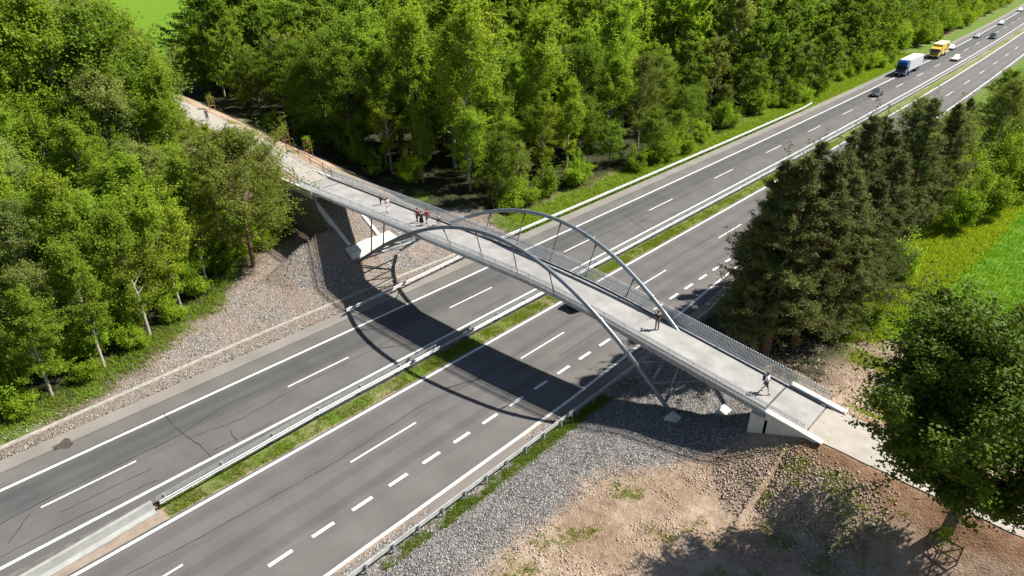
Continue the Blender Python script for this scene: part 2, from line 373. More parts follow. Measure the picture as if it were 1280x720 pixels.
tag(link('tar_seams', np_mesh('tar_seams', CV, CF, mt)), kind='structure')
# dark oily stain of washed out earth on the hard shoulder
mb = MB(); a_ = [(-11.0 + (.95 + .35*math.sin(3*k) + .2*math.sin(7*k+1)) * math.cos(k) * .55, 6.1 + (.9 + .3*math.cos(2*k)) * math.sin(k) * .95, .008) for k in np.linspace(0, 2*math.pi, 26)[:-1]]
mb.add(a_, [tuple(range(25))]); o = mb.build('mud_stain', mat('wet_earth', (.06, .05, .038), .9, var=.5, scale=4)); tag(o, kind='structure')

# kerb at the foot of the left slope
ml = mat('pale_kerb_concrete', (.29, .27, .235), .9, var=.25, scale=2.5, bump=.15)
mb = MB(); mb.sweep([(-.2, 0), (.2, 0), (.18, .14), (-.18, .16)], [(-14.05 - .5 * math.sin((y - 8) / 40 * 3.14), y, -.03) for y in np.arange(-6, 56, 2.)])
tag(mb.build('kerb', ml), kind='structure')

# paths at both ends of the bridge
mp_ = mat('compacted_path', (.33, .30, .26), .95, var=.13, scale=1.1, bump=.1)
def path_strip(xs, hw, zf, name):
    V = []; n = 9
    for x in xs:
        yc = float(path_y(x))
        for q in np.linspace(-1, 1, n): V.append(T3((x, yc + hw(x, q) * q, zf(x) - .05 * q * q)))
    F = [(i*n+j, i*n+j+1, (i+1)*n+j+1, (i+1)*n+j) for i in range(len(xs)-1) for j in range(n-1)]
    tag(link(name, np_mesh(name, V, F, mp_, smooth=True)), kind='structure')
wob = lambda x, q: 2.0 + .22 * float(vnoise(x, q * 30, 1.3, 60))
path_strip(np.arange(29.6, 120, .5), wob, lambda x: 3.50 - .022 * min(40, max(0, x - 30)), 'path')
path_strip(np.arange(-31.6, -135, -.5), lambda x, q: 1.75 + .2 * float(vnoise(x, q * 30, 1.3, 61)), lambda x: 6.43 - .25 * float(sstep(40, 90, -x)), 'path')

# ------------------------------------------------------------------ the arch footbridge
steel = mat('painted_arch_steel', (.20, .23, .25), .42, metal=.35, var=.12, scale=.8)
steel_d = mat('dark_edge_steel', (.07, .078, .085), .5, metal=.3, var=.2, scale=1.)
galv = mat('galvanised_steel', (.36, .37, .38), .5, metal=.3, var=.15, scale=4.)
galv_b = mat('bright_galvanised_bars', (.78, .79, .80), .5, metal=.05, var=.1, scale=4.)
galv_m = mat('weathered_galvanised_beam', (.50, .50, .49), .5, metal=.15, var=.2, scale=2.)
conc = mat('fresh_concrete', (.56, .54, .49), .85, var=.12, scale=1.2, bump=.08)
deckm = mat('pale_deck_surface', (.265, .258, .245), .9, var=.2, scale=.7, bump=.05)
def rise(o): o.location = T3(o.location); o.scale = tuple(q * KB for q in o.scale); return o
bridge = empty('footbridge', (0, 41.8, 0), 0, 'long pale footbridge with twin grey steel arches crossing the motorway', 'footbridge'); rise(bridge)
OFF = (0, 41.8, 0)
DX = np.arange(-31.5, 29.61, .5)
dz = lambda x: float(deck_z(x))
mb = MB(); mb.sweep([(-1.88, .22), (1.88, .22), (1.88, .35), (-1.88, .35)], [(x, 41.8, dz(x)) for x in DX]); mb.build('deck', deckm, bridge, OFF)
mb = MB()                                                          # crosswise girders under the deck
for x in np.arange(-30, 29, 2.0): mb.box((x, 41.8, dz(x) + .1), (.16, 3.7, .22))
for yy in (40.9, 42.7): mb.sweep([(-.1, -.02), (.1, -.02), (.1, .21), (-.1, .21)], [(x, yy, dz(x)) for x in DX])
mb.build('floor_beams', steel_d, bridge, OFF)
for yy in (40.02, 43.58):
    mb = MB(); mb.sweep([(-.05, .353), (.05, .353), (.05, .43), (-.05, .43)], [(x, yy, dz(x)) for x in DX]); mb.build('dark_gap_strip', steel_d, bridge, OFF)  # dark strips added to stand for the dark gap between deck and railing
for x in (-28.9, 26.6):
    mb = MB(); mb.box((x, 41.8, dz(x) + .357), (.14, 3.4, .012)); mb.build('expansion_joint', steel_d, bridge, OFF)
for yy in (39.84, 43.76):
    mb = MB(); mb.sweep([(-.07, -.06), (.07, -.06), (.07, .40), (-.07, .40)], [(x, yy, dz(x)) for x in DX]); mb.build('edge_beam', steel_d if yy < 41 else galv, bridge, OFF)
def arch_pt(T, far):
    z = (9.8 if far else 9.75) - .023 * T * T + 6e-6 * T ** 4
    if far: return Vector((2.5 + T, 44.6 + .3 * (z - 6) - .06 * T, z))
    q = (max(0, T - 10) / 9.5) ** 2                                # the right leg turns in under the deck
    return Vector((1.5 + T - 1.2 * q, 38.7 + .1 * (z - 6) - .04 * T + 2.2 * q, z - 1.95 * q))
for far in (0, 1):
    mb = MB(); mb.path([arch_pt(T, far) for T in np.linspace(-21.6, 20.4 if far else 19.3, 80)], .185, 14); a = mb.build('arch', steel, bridge, OFF, smooth=True)
    for T in (-12, -4, 4, 12, 17):
        mb = MB(); mb.path([arch_pt(T - .07, far), arch_pt(T + .07, far)], .24, 14); mb.build('splice_flange', steel, a, OFF)
for far in (0, 1):
    for b in (-9.1, -4.9, -.7, 3.6, 7.7, 12.0):
        top = b + .07 * (b - 3.6) - .2
        P = arch_pt(top - (2.5 if far else 1.5), far); Q = Vector((b, 43.86 if far else 39.75, dz(b) + .1))
        if (P - Q).length < .9: continue
        mb = MB(); mb.path([Q, P], .045, 8); h = mb.build('hanger', steel_d, bridge, OFF, smooth=True)
        mb = MB(); d = (P - Q).normalized(); mb.path([P - d * .5, P - d * .15], .075, 8); mb.build('clevis', steel_d, h, OFF); mb = MB(); mb.path([Q, Q + d * .3], .085, 8); mb.build('clevis', steel_d, h, OFF)
for sgn in (-1, 1):                                                # lattice between the two arches below the deck
    ks = (15.6, 17.2, 18.7) if sgn > 0 else (14.6, 16.8, 19.0, 21.0)
    for i, k in enumerate(ks[:-1]):
        for a_, b_ in ((0, 1), (1, 0)):
            mb = MB(); mb.path([arch_pt(sgn * (k if a_ == 0 else ks[i+1]), 0), arch_pt(sgn * (ks[i+1] if a_ == 0 else k), 1)], .09, 8); mb.build('cross_brace', steel, bridge, OFF, smooth=True)
    mb = MB(); mb.path([arch_pt(sgn * ks[0], 0), arch_pt(sgn * ks[0], 1)], .1, 8); mb.build('cross_brace', steel, bridge, OFF, smooth=True)
    for far in (0, 1):                                             # posts carrying the deck off the arch legs
        for k in ks[1:3]:
            P = arch_pt(sgn * k, far); Q = Vector((P.x + sgn * .6, 43.6 if far else 40.0, dz(P.x + sgn * .6) + .05))
            mb = MB(); mb.path([P, Q], .075, 8); mb.build('deck_post', steel, bridge, OFF, smooth=True)
for far in (0, 1):
    y0 = 43.88 if far else 39.72; sg = 1 if far else -1
    mb = MB(); x = -31.4; k = 0
    while x < 29.5:                                                # (pairs every 20 cm)                                                # looped bars leaning outwards
        ls = []
        for q, hh in ((0, -.12), (0, 1.30), (.012, 1.37), (.05, 1.395), (.088, 1.37), (.10, 1.30), (.10, -.12)):
            xx = x + q; ls.append((xx, y0 + sg * (.24 * max(hh, 0) + .0), dz(xx) + .02 + hh))
        mb.path(ls, .021, 4, cap=False); x += .20
    ra = mb.build('railing', galv_b, bridge, OFF)
    mb = MB(); mb.path([(x, y0 + sg * .19, dz(x) + 1.13) for x in DX], .036, 8); mb.build('handrail', galv, ra, OFF, smooth=True)
    mb = MB(); mb.path([(x, y0 + sg * .09, dz(x) + .44) for x in DX], .028, 6); mb.build('lower_rail', galv, ra, OFF, smooth=True)
    for x in np.arange(-31, 29.5, 2.0):
        mb = MB(); mb.beam((x, y0 + sg * .02, dz(x) + .1), (x, y0 + sg * .30, dz(x) + 1.28), .02, .07); mb.build('railing_post', galv, ra, OFF)
# concrete abutments and footings
ab = empty('bridge_abutment', (28, 41.8, 2), 0, 'low pale concrete abutment with flat coping under the right end of the footbridge', 'abutment'); rise(ab)
AO = (28, 41.8, 2)
mb = MB(); mb.box((26.5, 41.8, 2.3), (1.3, 4.7, 2.3)); mb.build('bearing_block', conc, ab, AO, bevel=.04)
for yy in (39.62, 43.98):
    mb = MB(); mb.sweep([(-.17, -1.7), (.17, -1.7), (.17, .14), (-.17, .14)], [(x, yy, dz(x) + .33 - .02) for x in np.arange(26.9, 30.6, .5)]); wg = mb.build('wing_wall', conc, ab, AO, bevel=.02)
    mb = MB(); mb.sweep([(-.24, .145), (.24, .145), (.24, .26), (-.24, .26)], [(x, yy, dz(x) + .33) for x in np.arange(26.8, 31.0, .5)]); mb.build('coping', mat('coping_concrete', (.70, .69, .65), .8, var=.06), wg, AO, bevel=.02)
ab = empty('bridge_abutment', (-30, 41.8, 1), 0, 'tall concrete abutment with inclined white struts under the left end of the footbridge', 'abutment'); rise(ab)
AO = (-30, 41.8, 1)
mb = MB(); mb.box((-30.2, 41.8, 4.4), (2.6, 4.6, 3.0)); mb.build('bearing_block', conc, ab, AO, bevel=.05)
for yy in (39.55, 44.0):
    mb = MB(); mb.sweep([(-.18, -1.2), (.18, -1.2), (.18, 0), (-.18, 0)], [(x, yy, 6.50) for x in (-35.5, -32, -28.9)]); mb.build('wing_wall', conc, ab, AO, bevel=.02)
for yy in (39.5, 43.6):
    mb = MB(); mb.beam((-28.8, yy + .1, 5.3), (-22.3, yy, 1.5), .45, .4); mb.build('inclined_strut', conc, ab, AO, bevel=.03)
mb = MB()
mb.add([(-23.6,38.6,-.9),(-20.2,38.6,-.9),(-20.2,45.4,-.9),(-23.6,45.4,-.9),(-23.4,38.7,1.75),(-20.9,38.7,1.2),(-20.9,45.3,1.2),(-23.4,45.3,1.75)], [(3,2,1,0),(4,5,6,7),(0,1,5,4),(1,2,6,5),(2,3,7,6),(3,0,4,7)])
mb.build('footing', conc, ab, AO, bevel=.05)
for (x, y, zt) in ((20.25, 39.35, .42), (23.1, 42.0, 1.05)):
    mb = MB(); mb.add([(x-.9,y-.8,-.9),(x+1.3,y-.8,-.9),(x+1.3,y+.8,-.9),(x-.9,y+.8,-.9),(x-.45,y-.45,zt-.15),(x+.8,y-.5,zt-.55),(x+.8,y+.5,zt-.55),(x-.45,y+.45,zt-.15)], [(3,2,1,0),(4,5,6,7),(0,1,5,4),(1,2,6,5),(2,3,7,6),(3,0,4,7)])
    o = mb.build('arch_footing', conc, None, (x, y, .6), bevel=.04); o.location = (x, y, .6); rise(o)
    tag(o, 'sloped concrete footing at the near right foot of the arch' if y < 40 else 'sloped concrete footing of the far arch half hidden under the right end of the deck', 'footing')
# gabion retaining wall
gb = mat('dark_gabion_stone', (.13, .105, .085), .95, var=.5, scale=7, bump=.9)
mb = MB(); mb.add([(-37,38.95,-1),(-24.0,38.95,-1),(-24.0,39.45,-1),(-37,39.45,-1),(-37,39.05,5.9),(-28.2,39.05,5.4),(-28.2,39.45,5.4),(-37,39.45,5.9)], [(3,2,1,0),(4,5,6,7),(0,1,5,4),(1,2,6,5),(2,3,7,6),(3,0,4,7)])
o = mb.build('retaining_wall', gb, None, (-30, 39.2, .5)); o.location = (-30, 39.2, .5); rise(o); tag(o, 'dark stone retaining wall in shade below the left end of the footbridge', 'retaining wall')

# brown railings beside the left approach
brown = mat('rusty_brown_steel', (.17, .075, .035), .7, var=.3, scale=5)
dkst = mat('dark_brown_steel', (.06, .045, .04), .6, var=.2, scale=5)
for far, pts, m_, lb in ((1, [(-31.6,44.15),(-34.4,44.8),(-38.1,45.3),(-42,46.0),(-46.3,46.7)], brown, 'rust brown two-rail railing on the far side of the left approach path'),
                     (0, [(-31.9,39.75),(-35.2,41.1),(-39.2,41.8),(-42.8,42.3),(-48.1,43.3)], dkst, 'dark brown two-rail railing on the near side of the left approach path')):
    r_ = empty('path_railing', (*pts[0], 6.4), 0, lb, 'railing'); rise(r_); o_ = (*pts[0], 6.4)
    for q in pts:
        mb = MB(); mb.box((*q, 6.85), (.07, .07, 1.3)); mb.build('post', m_, r_, o_)
    for zz in (6.95, 7.42):
        mb = MB(); mb.path([(*q, zz) for q in pts], .035, 6); mb.build('rail', m_, r_, o_)

# ------------------------------------------------------------------ crash barriers
def wbeam(y0, y1, xf, side, name, lb, post=2.0, st=2., double=False, post_d=0):
    ys = np.arange(y0, y1 + .01, st)
    P = [(xf(y) + float(road_dx(y)), y, 0) for y in ys]
    r_ = empty(name, P[0], 0, lb, 'crash barrier')
    prof = [(0, .42), (.045, .46), (.045, .53), (0, .57), (0, .60), (.045, .64), (.045, .71), (0, .75), (-.02, .75), (-.02, .42)]
    for s_ in ((1, -1) if double else (side,)):
        mb = MB(); mb.sweep([(q * s_ * (1.0 if double else 1.6) + s_ * (.27 if double else .0), c) for q, c in prof], P); mb.build('guard_beam', galv if double else galv_m, r_, P[0])
    pts = []
    y = y0 + .5
    while y < y1:
        pts.append((xf(y) + float(road_dx(y)) - (0 if double else side * .13), y)); y += post
    near = pts[:90]
    for (x, y) in near:
        mb = MB(); mb.box((x, y, .38), (.06, .11, .85)); o = mb.build('post', galv, r_, P[0])
        mb = MB(); mb.box((x + (0 if double else side * .07), y, .6), (.52 if double else .1, .09, .1)); mb.build('spacer', galv, o, P[0])
    if pts[90:]:
        mb = MB()
        for (x, y) in pts[90:]: mb.box((x, y, .38), (.06, .11, .85))
        tag(mb.build('post', galv, r_, P[0]), kind='stuff')
    return r_
railL = lambda y: float(np.interp(y, [31, 40, 50, 146, 152], [-11.5, -11.9, -12.55, -12.55, -13.1]))
wbeam(31.4, 152, railL, 1, 'guardrail', 'grey steel guardrail along the outer left shoulder passing under the footbridge', post=2.)
railR = lambda y: float(np.interp(y, [-30, 55, 62, 110], [14.45, 14.45, 13.7, 11.6]))
wbeam(-20, 96, railR, -1, 'guardrail', 'grey steel guardrail beside the gravel on the right edge of the motorway', post=2.)
wbeam(8.4, 560, lambda y: float(np.interp(y, [8.4, 22], [.40, -.12])), 1, 'median_guardrail', 'double sided steel guardrail running along the grassy median', post=4., st=4., double=True)
cb = MB(); prof = [(-.36, 0), (.36, 0), (.36, .08), (.17, .32), (.12, .88), (-.12, .88), (-.17, .32), (-.36, .08)]
cb.sweep(prof, [(.42 + .06 * (8.6 - y) , y, 0) for y in np.arange(-40, 8.7, 1.2)])
mcb = mat('grey_barrier_concrete', (.29, .295, .28), .85, var=.14, scale=1.5)
o = cb.build('concrete_barrier', mcb, None, (.5, 8, 0), bevel=.015); o.location = (.5, 8, 0); tag(o, 'pale grey concrete safety barrier continuing the median rail at lower left', 'crash barrier')

# ------------------------------------------------------------------ vehicles
glass = mat('dark_car_glass', (.012, .016, .02), .08, var=.1, spec=.8)
tyre_m = mat('tyre_rubber', (.015, .015, .016), .8); rim_m = mat('alloy_rim', (.45, .46, .47), .3, metal=.8)
lamp_m = mat('headlamp_glass', (.75, .77, .8), .1, spec=.8); tail_m = mat('tail_lamp_red', (.35, .012, .012), .25)
plate_m = mat('number_plate_white', (.7, .7, .7), .5); black_pl = mat('black_trim', (.02, .02, .022), .5)
def wheel(root, x, y, r, wd):
    mb = MB(); mb.cyl((x, y, r), (1, 0, 0), r, wd, 20); wo = mb.build('wheel', tyre_m, root, bevel=.02, smooth=False)
    mb = MB(); s = 1 if x > 0 else -1; mb.cyl((x + s * wd * .5, y, r), (1, 0, 0), r * .62, .03, 14)
    for k in range(5):
        a = 2 * math.pi * k / 5; mb.box((x + s * (wd * .5 + .012), y + math.cos(a) * r * .33, r + math.sin(a) * r * .33), (.03, r * .16, r * .55), m=Matrix.Rotation(a + math.pi/2, 4, 'X'))
    mb.build('rim', rim_m, wo)
def car(name, label, paint, shape='hatch', Lg=4.4, Wd=1.8, Ht=1.48, cat='car', group=None):
    """front towards -Y"""
    root = empty(name, (0,0,0), 0, label, cat, group)
    hw = Wd / 2; hb = Ht * .62
    st = {'hatch': [(-.5,.40,.60,.80),(-.46,.30,.68,.90),(-.28,.22,.90*hb/.92,.97),(-.20,.22,hb,.98),(-.02,.22,Ht-.06,.98),(.12,.22,Ht,.98),(.30,.22,Ht-.04,.98),(.40,.24,Ht-.22,.96),(.47,.28,hb+.02,.93),(.5,.40,.66,.86)],
          'estate': [(-.5,.40,.60,.80),(-.46,.30,.68,.90),(-.28,.22,.90*hb/.92,.97),(-.20,.22,hb,.98),(-.03,.22,Ht-.05,.98),(.12,.22,Ht,.98),(.34,.22,Ht-.02,.98),(.43,.24,Ht-.12,.96),(.485,.28,hb+.08,.93),(.5,.40,.66,.88)],
          'saloon': [(-.5,.40,.58,.80),(-.46,.30,.66,.90),(-.26,.22,.88*hb/.92,.97),(-.17,.22,hb,.98),(0,.22,Ht-.06,.98),(.12,.22,Ht,.98),(.24,.22,Ht-.08,.98),(.36,.24,hb+.06,.96),(.47,.28,hb-.02,.93),(.5,.40,.62,.86)]}[shape]
    rings = []
    for (q, zb, zt, k) in st:
        y = q * Lg; w_ = hw * k; roof = zt > hb + .05; ws = w_ * (.74 if roof else .93)
        zmid = min(hb, zt - .04)
        rings.append([(w_*.90,y,zb),(w_,y,zb+.18),(w_,y,zmid*.82),(w_*.97,y,zmid),(ws,y,zt-.03 if not roof else zt-.05),(ws*.6,y,zt),(-ws*.6,y,zt),(-ws,y,zt-.03 if not roof else zt-.05),(-w_*.97,y,zmid),(-w_,y,zmid*.82),(-w_,y,zb+.18),(-w_*.90,y,zb)])
    n = 12; mb = MB(); mb.v = [p for r in rings for p in r]
    for i in range(len(rings)-1):
        for k in range(n): mb.f.append((i*n+k, i*n+(k+1)%n, (i+1)*n+(k+1)%n, (i+1)*n+k))
    mb.f.append(tuple(range(n))); mb.f.append(tuple((len(rings)-1)*n+k for k in range(n))[::-1])
    body = mb.build('body', paint, root, smooth=True)
    mod = None
    def pane(nm, idx, inset=.10, push=.018):
        c = sum((Vector(p) for p in idx), Vector()) / len(idx); q = [c + (Vector(p) - c) * (1 - inset) for p in idx]
        nrm = (q[1]-q[0]).cross(q[2]-q[0]).normalized()
        if nrm.dot(c - Vector((0, 0, hb * .6))) < 0: nrm = -nrm
        m2 = MB(); m2.add([p + nrm * push for p in q] + [p - nrm * .02 for p in q], [tuple(range(len(q))), tuple(range(len(q), 2*len(q)))[::-1]] + [(k, (k+1) % len(q), (k+1) % len(q) + len(q), k + len(q)) for k in range(len(q))])
        m2.build(nm, glass, root)
    r3, r4, r5, r6, r7, r8 = rings[3], rings[4], rings[5], rings[6], rings[7], rings[8]
    pane('windscreen', [r3[4], r4[4], r4[7], r3[7]], .08)
    if shape == 'saloon': pane('rear_window', [r6[4], r7[4], r7[7], r6[7]], .10)
    else: pane('rear_window', [r7[4], r8[4], r8[7], r7[7]], .10)
    for k0, k1 in ((3, 4), (8, 7)):
        pane('side_window', [r3[k0], r5[k0], r5[k1], r4[k1]], .12); pane('side_window', [r5[k0], r7[k0], r6[k1], r5[k1]], .12)
    for x in (-hw * .93, hw * .93):
        for y in (-.31 * Lg, .30 * Lg): wheel(root, x, y, .33, .22)
    for x in (-hw * .62, hw * .62):
        mb = MB(); mb.box((x, -.478 * Lg, .62), (.42, .16, .15)); mb.build('headlight', lamp_m, root, bevel=.04)
        mb = MB(); mb.box((x * 1.05, .485 * Lg, .80), (.34, .10, .2)); mb.build('tail_light', tail_m, root, bevel=.03)
        mb = MB(); mb.box((x / .62 * 1.06, -.13 * Lg, hb + .06), (.2, .12, .14)); mb.build('mirror', paint, root, bevel=.04)
    mb = MB(); mb.box((0, -.497 * Lg, .44), (Wd * .62, .06, .16)); mb.build('grille', black_pl, root, bevel=.02)
    mb = MB(); mb.box((0, -.51 * Lg, .42), (.5, .03, .11)); mb.build('number_plate', plate_m, root)
    return root
P_black = mat('black_car_paint', (.012, .013, .015), .22, var=.05, coat=1); P_grey = mat('graphite_car_paint', (.05, .055, .06), .25, metal=.3, var=.05, coat=1)
P_white = mat('white_car_paint', (.80, .80, .80), .3, var=.03, coat=.6); P_silver = mat('silver_car_paint', (.50, .52, .54), .3, metal=.4, var=.05, coat=.6)
GRP = 'cars driving on the motorway'
def place(o, x, y, rz=0): o.location = (x, y, .012); o.rotation_euler = (0, 0, rz); return o
place(car('car', 'graphite estate car leading the traffic nearest the footbridge', P_grey, 'estate', 4.6, 1.82, 1.5, group=GRP), -6.6, 171.0, .01)
place(car('car', 'white hatchback with dark windows overtaking the yellow lorry on the inner lane', P_white, 'hatch', 4.5, 1.85, 1.62, group=GRP), -5.4, 235.2, .03)
place(car('car', 'white saloon following close behind the yellow lorry', P_white, 'saloon', 4.6, 1.82, 1.45, group=GRP), -11.6, 257, .03)
place(car('car', 'silver saloon in the outer lane behind the white saloon', P_silver, 'saloon', 4.6, 1.82, 1.45, group=GRP), -11.9, 292, .035)
place(car('car', 'black estate car on the inner lane beside the silver saloon', P_black, 'estate', 4.8, 1.9, 1.75, group=GRP), -7.4, 293, .035)
place(car('car', 'small white hatchback farther back in the outer lane', P_white, 'hatch', 4.2, 1.78, 1.5, group=GRP), -13.6, 340, .04)
place(car('car', 'white estate car cut by the upper right corner of the picture', P_white, 'estate', 4.6, 1.8, 1.5, group=GRP), -17.6, 402, .05)
place(car('car', 'black car half hidden under the footbridge deck', P_black, 'hatch', 4.4, 1.82, 1.5, group=GRP), 3.95, 49.2, math.pi)

def lorry(name, label, cab_m, box_m, roof_m, Lg, semi, emblem=None):
    root = empty(name, (0,0,0), 0, label, 'lorry'); hw = 1.25; cl = 2.3
    mb = MB(); prof = [(0, .55), (.02, 1.6), (.22, 2.75), (.55, 3.25 if semi else 2.9), (1.1, 3.75 if semi else 3.1), (cl, 3.85 if semi else 3.15), (cl, .55)]
    mb.add([(-hw + .04, y, z) for y, z in prof] + [(hw - .04, y, z) for y, z in prof], [tuple(range(7)), tuple(range(7, 14))[::-1]] + [(k, (k+1) % 7, (k+1) % 7 + 7, k + 7) for k in range(7)])
    cab = mb.build('cab', cab_m, root, bevel=.06)
    mb = MB(); mb.add([(-1.12, -.015, 1.72), (1.12, -.015, 1.72), (1.06, .185, 2.68), (-1.06, .185, 2.68), (-1.12, .06, 1.72), (1.12, .06, 1.72), (1.06, .25, 2.68), (-1.06, .25, 2.68)], [(0,1,2,3),(7,6,5,4),(0,4,5,1),(1,5,6,2),(2,6,7,3),(3,7,4,0)]); mb.build('windscreen', glass, root)
    for s in (-1, 1):
        mb = MB(); mb.box((s * (hw - .03), .78, 2.2), (.05, .85, .75)); mb.build('side_window', glass, root)
        mb = MB(); mb.box((s * (hw + .16), .12, 2.3), (.18, .14, .75)); mb.build('mirror', black_pl, root, bevel=.03)
        mb = MB(); mb.box((s * .88, -.02, .9), (.45, .08, .22)); mb.build('headlight', lamp_m, root, bevel=.02)
        mb = MB(); mb.box((s * .95, Lg + .01, 1.0), (.3, .05, .2)); mb.build('tail_light', tail_m, root)
    mb = MB(); mb.box((0, -.02, .62), (2.3, .12, .32)); mb.box((0, -.008, 1.35), (1.7, .04, .35)); mb.build('bumper', black_pl, root, bevel=.03)
    mb = MB(); mb.box((0, -.09, .6), (.5, .03, .11)); mb.build('number_plate', plate_m, root)
    if semi: mb = MB(); mb.box((0, .5, 3.62), (1.9, .6, .34), m=Matrix.Rotation(R(38), 4, 'X')); mb.build('roof_spoiler', cab_m, root, bevel=.08)
    b0 = cl + .35; mb = MB(); mb.box((0, (b0 + Lg) / 2, 2.45), (2.5, Lg - b0, 2.7)); bx = mb.build('cargo_box', box_m, root, bevel=.03)
    mb = MB(); mb.box((0, (b0 + Lg) / 2, 3.82), (2.52, Lg - b0 + .02, .05)); mb.build('roof', roof_m, bx, bevel=.01)
    mb = MB(); mb.box((0, (1.0 + Lg) / 2, .85), (1.0, Lg - 1.4, .3)); mb.box((0, b0 + 2.5, .75), (2.3, 2.2, .45)); mb.build('chassis', black_pl, root)
    ys = (1.3, 4.2, Lg - 4.6, Lg - 3.3, Lg - 2.0) if semi else (1.3, Lg - 2.4)
    for y in ys:
        for x in (-1.08, 1.08): wheel(root, x, y, .5, .32)
    if emblem:                                                     # the haulier's dark curved horn mark on the sides of the box
        for s in (-1, 1):
            mb = MB(); yc = Lg - 2.4; pts = [(s * 1.262, yc + 1.0 * math.cos(a) * (1 - .04 * k), 2.5 + .75 * math.sin(a)) for k, a in enumerate(np.linspace(-2.2, 2.4, 14))]
            mb.path(pts, [.05 + .012 * k for k in range(14)], 6); mb.path([(s * 1.262, yc - .5, 2.2), (s * 1.262, yc - 2.4, 1.9)], [.05, .22], 6); mb.build('emblem', emblem, bx)
    return root
P_blue = mat('blue_cab_paint', (.008, .075, .30), .25, var=.08, coat=1); P_yel = mat('yellow_lorry_paint', (.74, .52, .035), .35, var=.05, coat=.5)
P_tarp = mat('pale_grey_tarpaulin', (.48, .50, .53), .6, var=.06); P_roof = mat('white_roof_sheet', (.8, .8, .8), .6, var=.05)
place(lorry('lorry', 'blue cabbed lorry with long pale grey trailer in the outer lane', P_blue, P_tarp, P_roof, 15.5, True), -9.75, 198.3, .022)
place(lorry('lorry', 'yellow box lorry driving behind the blue lorry', P_yel, P_yel, mat('pale_yellow_roof', (.78, .74, .55), .6, var=.05), 11.5, False, black_pl), -10.9, 233.5, .028)

# ------------------------------------------------------------------ trees and bushes
bark_g = mat('grey_green_bark', (.13, .11, .08), .9, var=.35, scale=6, bump=.4)
bark_w = mat('pale_birch_bark', (.30, .27, .22), .85, var=.35, scale=5, bump=.3)
bark_p = mat('pine_bark', (.17, .095, .055), .9, var=.35, scale=6, bump=.5)
twig_m = mat('dry_brown_twigs', (.17, .105, .065), .9, var=.3, scale=8)
LM = {'aspen': leaf_mat('fresh_green_leaves', (.165, .255, .022), (.300, .400, .040), .5),
      'dense': leaf_mat('mid_green_leaves', (.105, .180, .018), (.205, .290, .032), .46),
      'pale': leaf_mat('pale_willow_leaves', (.160, .215, .050), (.280, .330, .085), .46),
      'bush': leaf_mat('yellow_green_leaves', (.165, .270, .018), (.290, .400, .034), .5),
      'pine': leaf_mat('dark_pine_needles', (.090, .118, .034), (.200, .222, .070), .32, (1.05, 1.0, .7)),
      'olive': leaf_mat('olive_pine_needles', (.125, .175, .026), (.235, .290, .050), .36, (1.05, 1.0, .6)),
      'maple': leaf_mat('deep_green_leaves', (.046, .088, .010), (.135, .185, .022), .30),
      'dead': leaf_mat('withered_brown_leaves', (.10, .062, .038), (.19, .13, .08), .2, (1, .9, .8))}

def leaves(cen, nor, ln, wd, g, up=.55, out=.5):
    n = len(cen); d = g.normal(size=(n, 3)); d /= np.linalg.norm(d, axis=1)[:, None] + 1e-9
    nn = d + np.array([0, 0, up]) + nor * out; nn /= np.linalg.norm(nn, axis=1)[:, None] + 1e-9
    a = g.normal(size=(n, 3)); tt = np.cross(nn, a); tt /= np.linalg.norm(tt, axis=1)[:, None] + 1e-9
    bb = np.cross(nn, tt); s = (g.random(n) * .7 + .65)[:, None]
    l = tt * ln * .5 * s; b = bb * wd * .5 * s; f = nn * wd * .18 * s
    V = np.stack([cen - l, cen - b + f, cen + l, cen + b + f], 1).reshape(-1, 3)
    return V, np.arange(4 * n).reshape(n, 4)

def tubes(paths):
    """list of (points, r0, r1, sides) to one quad mesh"""
    VV = []; FF = []; b = 0
    for pts, r0, r1, ns in paths:
        P = np.asarray(pts, float); n = len(P); T = np.gradient(P, axis=0); T /= np.linalg.norm(T, axis=1)[:, None] + 1e-9
        ref = np.array([.3, .95, .1]) if abs(T[0] @ np.array([0, 0, 1.])) > .8 else np.array([0, 0, 1.])
        U = np.cross(T, ref); U /= np.linalg.norm(U, axis=1)[:, None] + 1e-9; W = np.cross(U, T)
        r = np.linspace(r0, r1, n)[:, None, None]; a = np.arange(ns) * 2 * math.pi / ns
        ring = P[:, None] + (U[:, None] * np.cos(a)[None, :, None] + W[:, None] * np.sin(a)[None, :, None]) * r
        VV.append(ring.reshape(-1, 3))
        i = np.arange(n - 1)[:, None] * ns; k = np.arange(ns)[None]; k2 = (k + 1) % ns
        FF.append((np.stack([i + k, i + k2, i + ns + k2, i + ns + k], -1).reshape(-1, 4)) + b); b += n * ns
    return np.concatenate(VV), np.concatenate(FF)

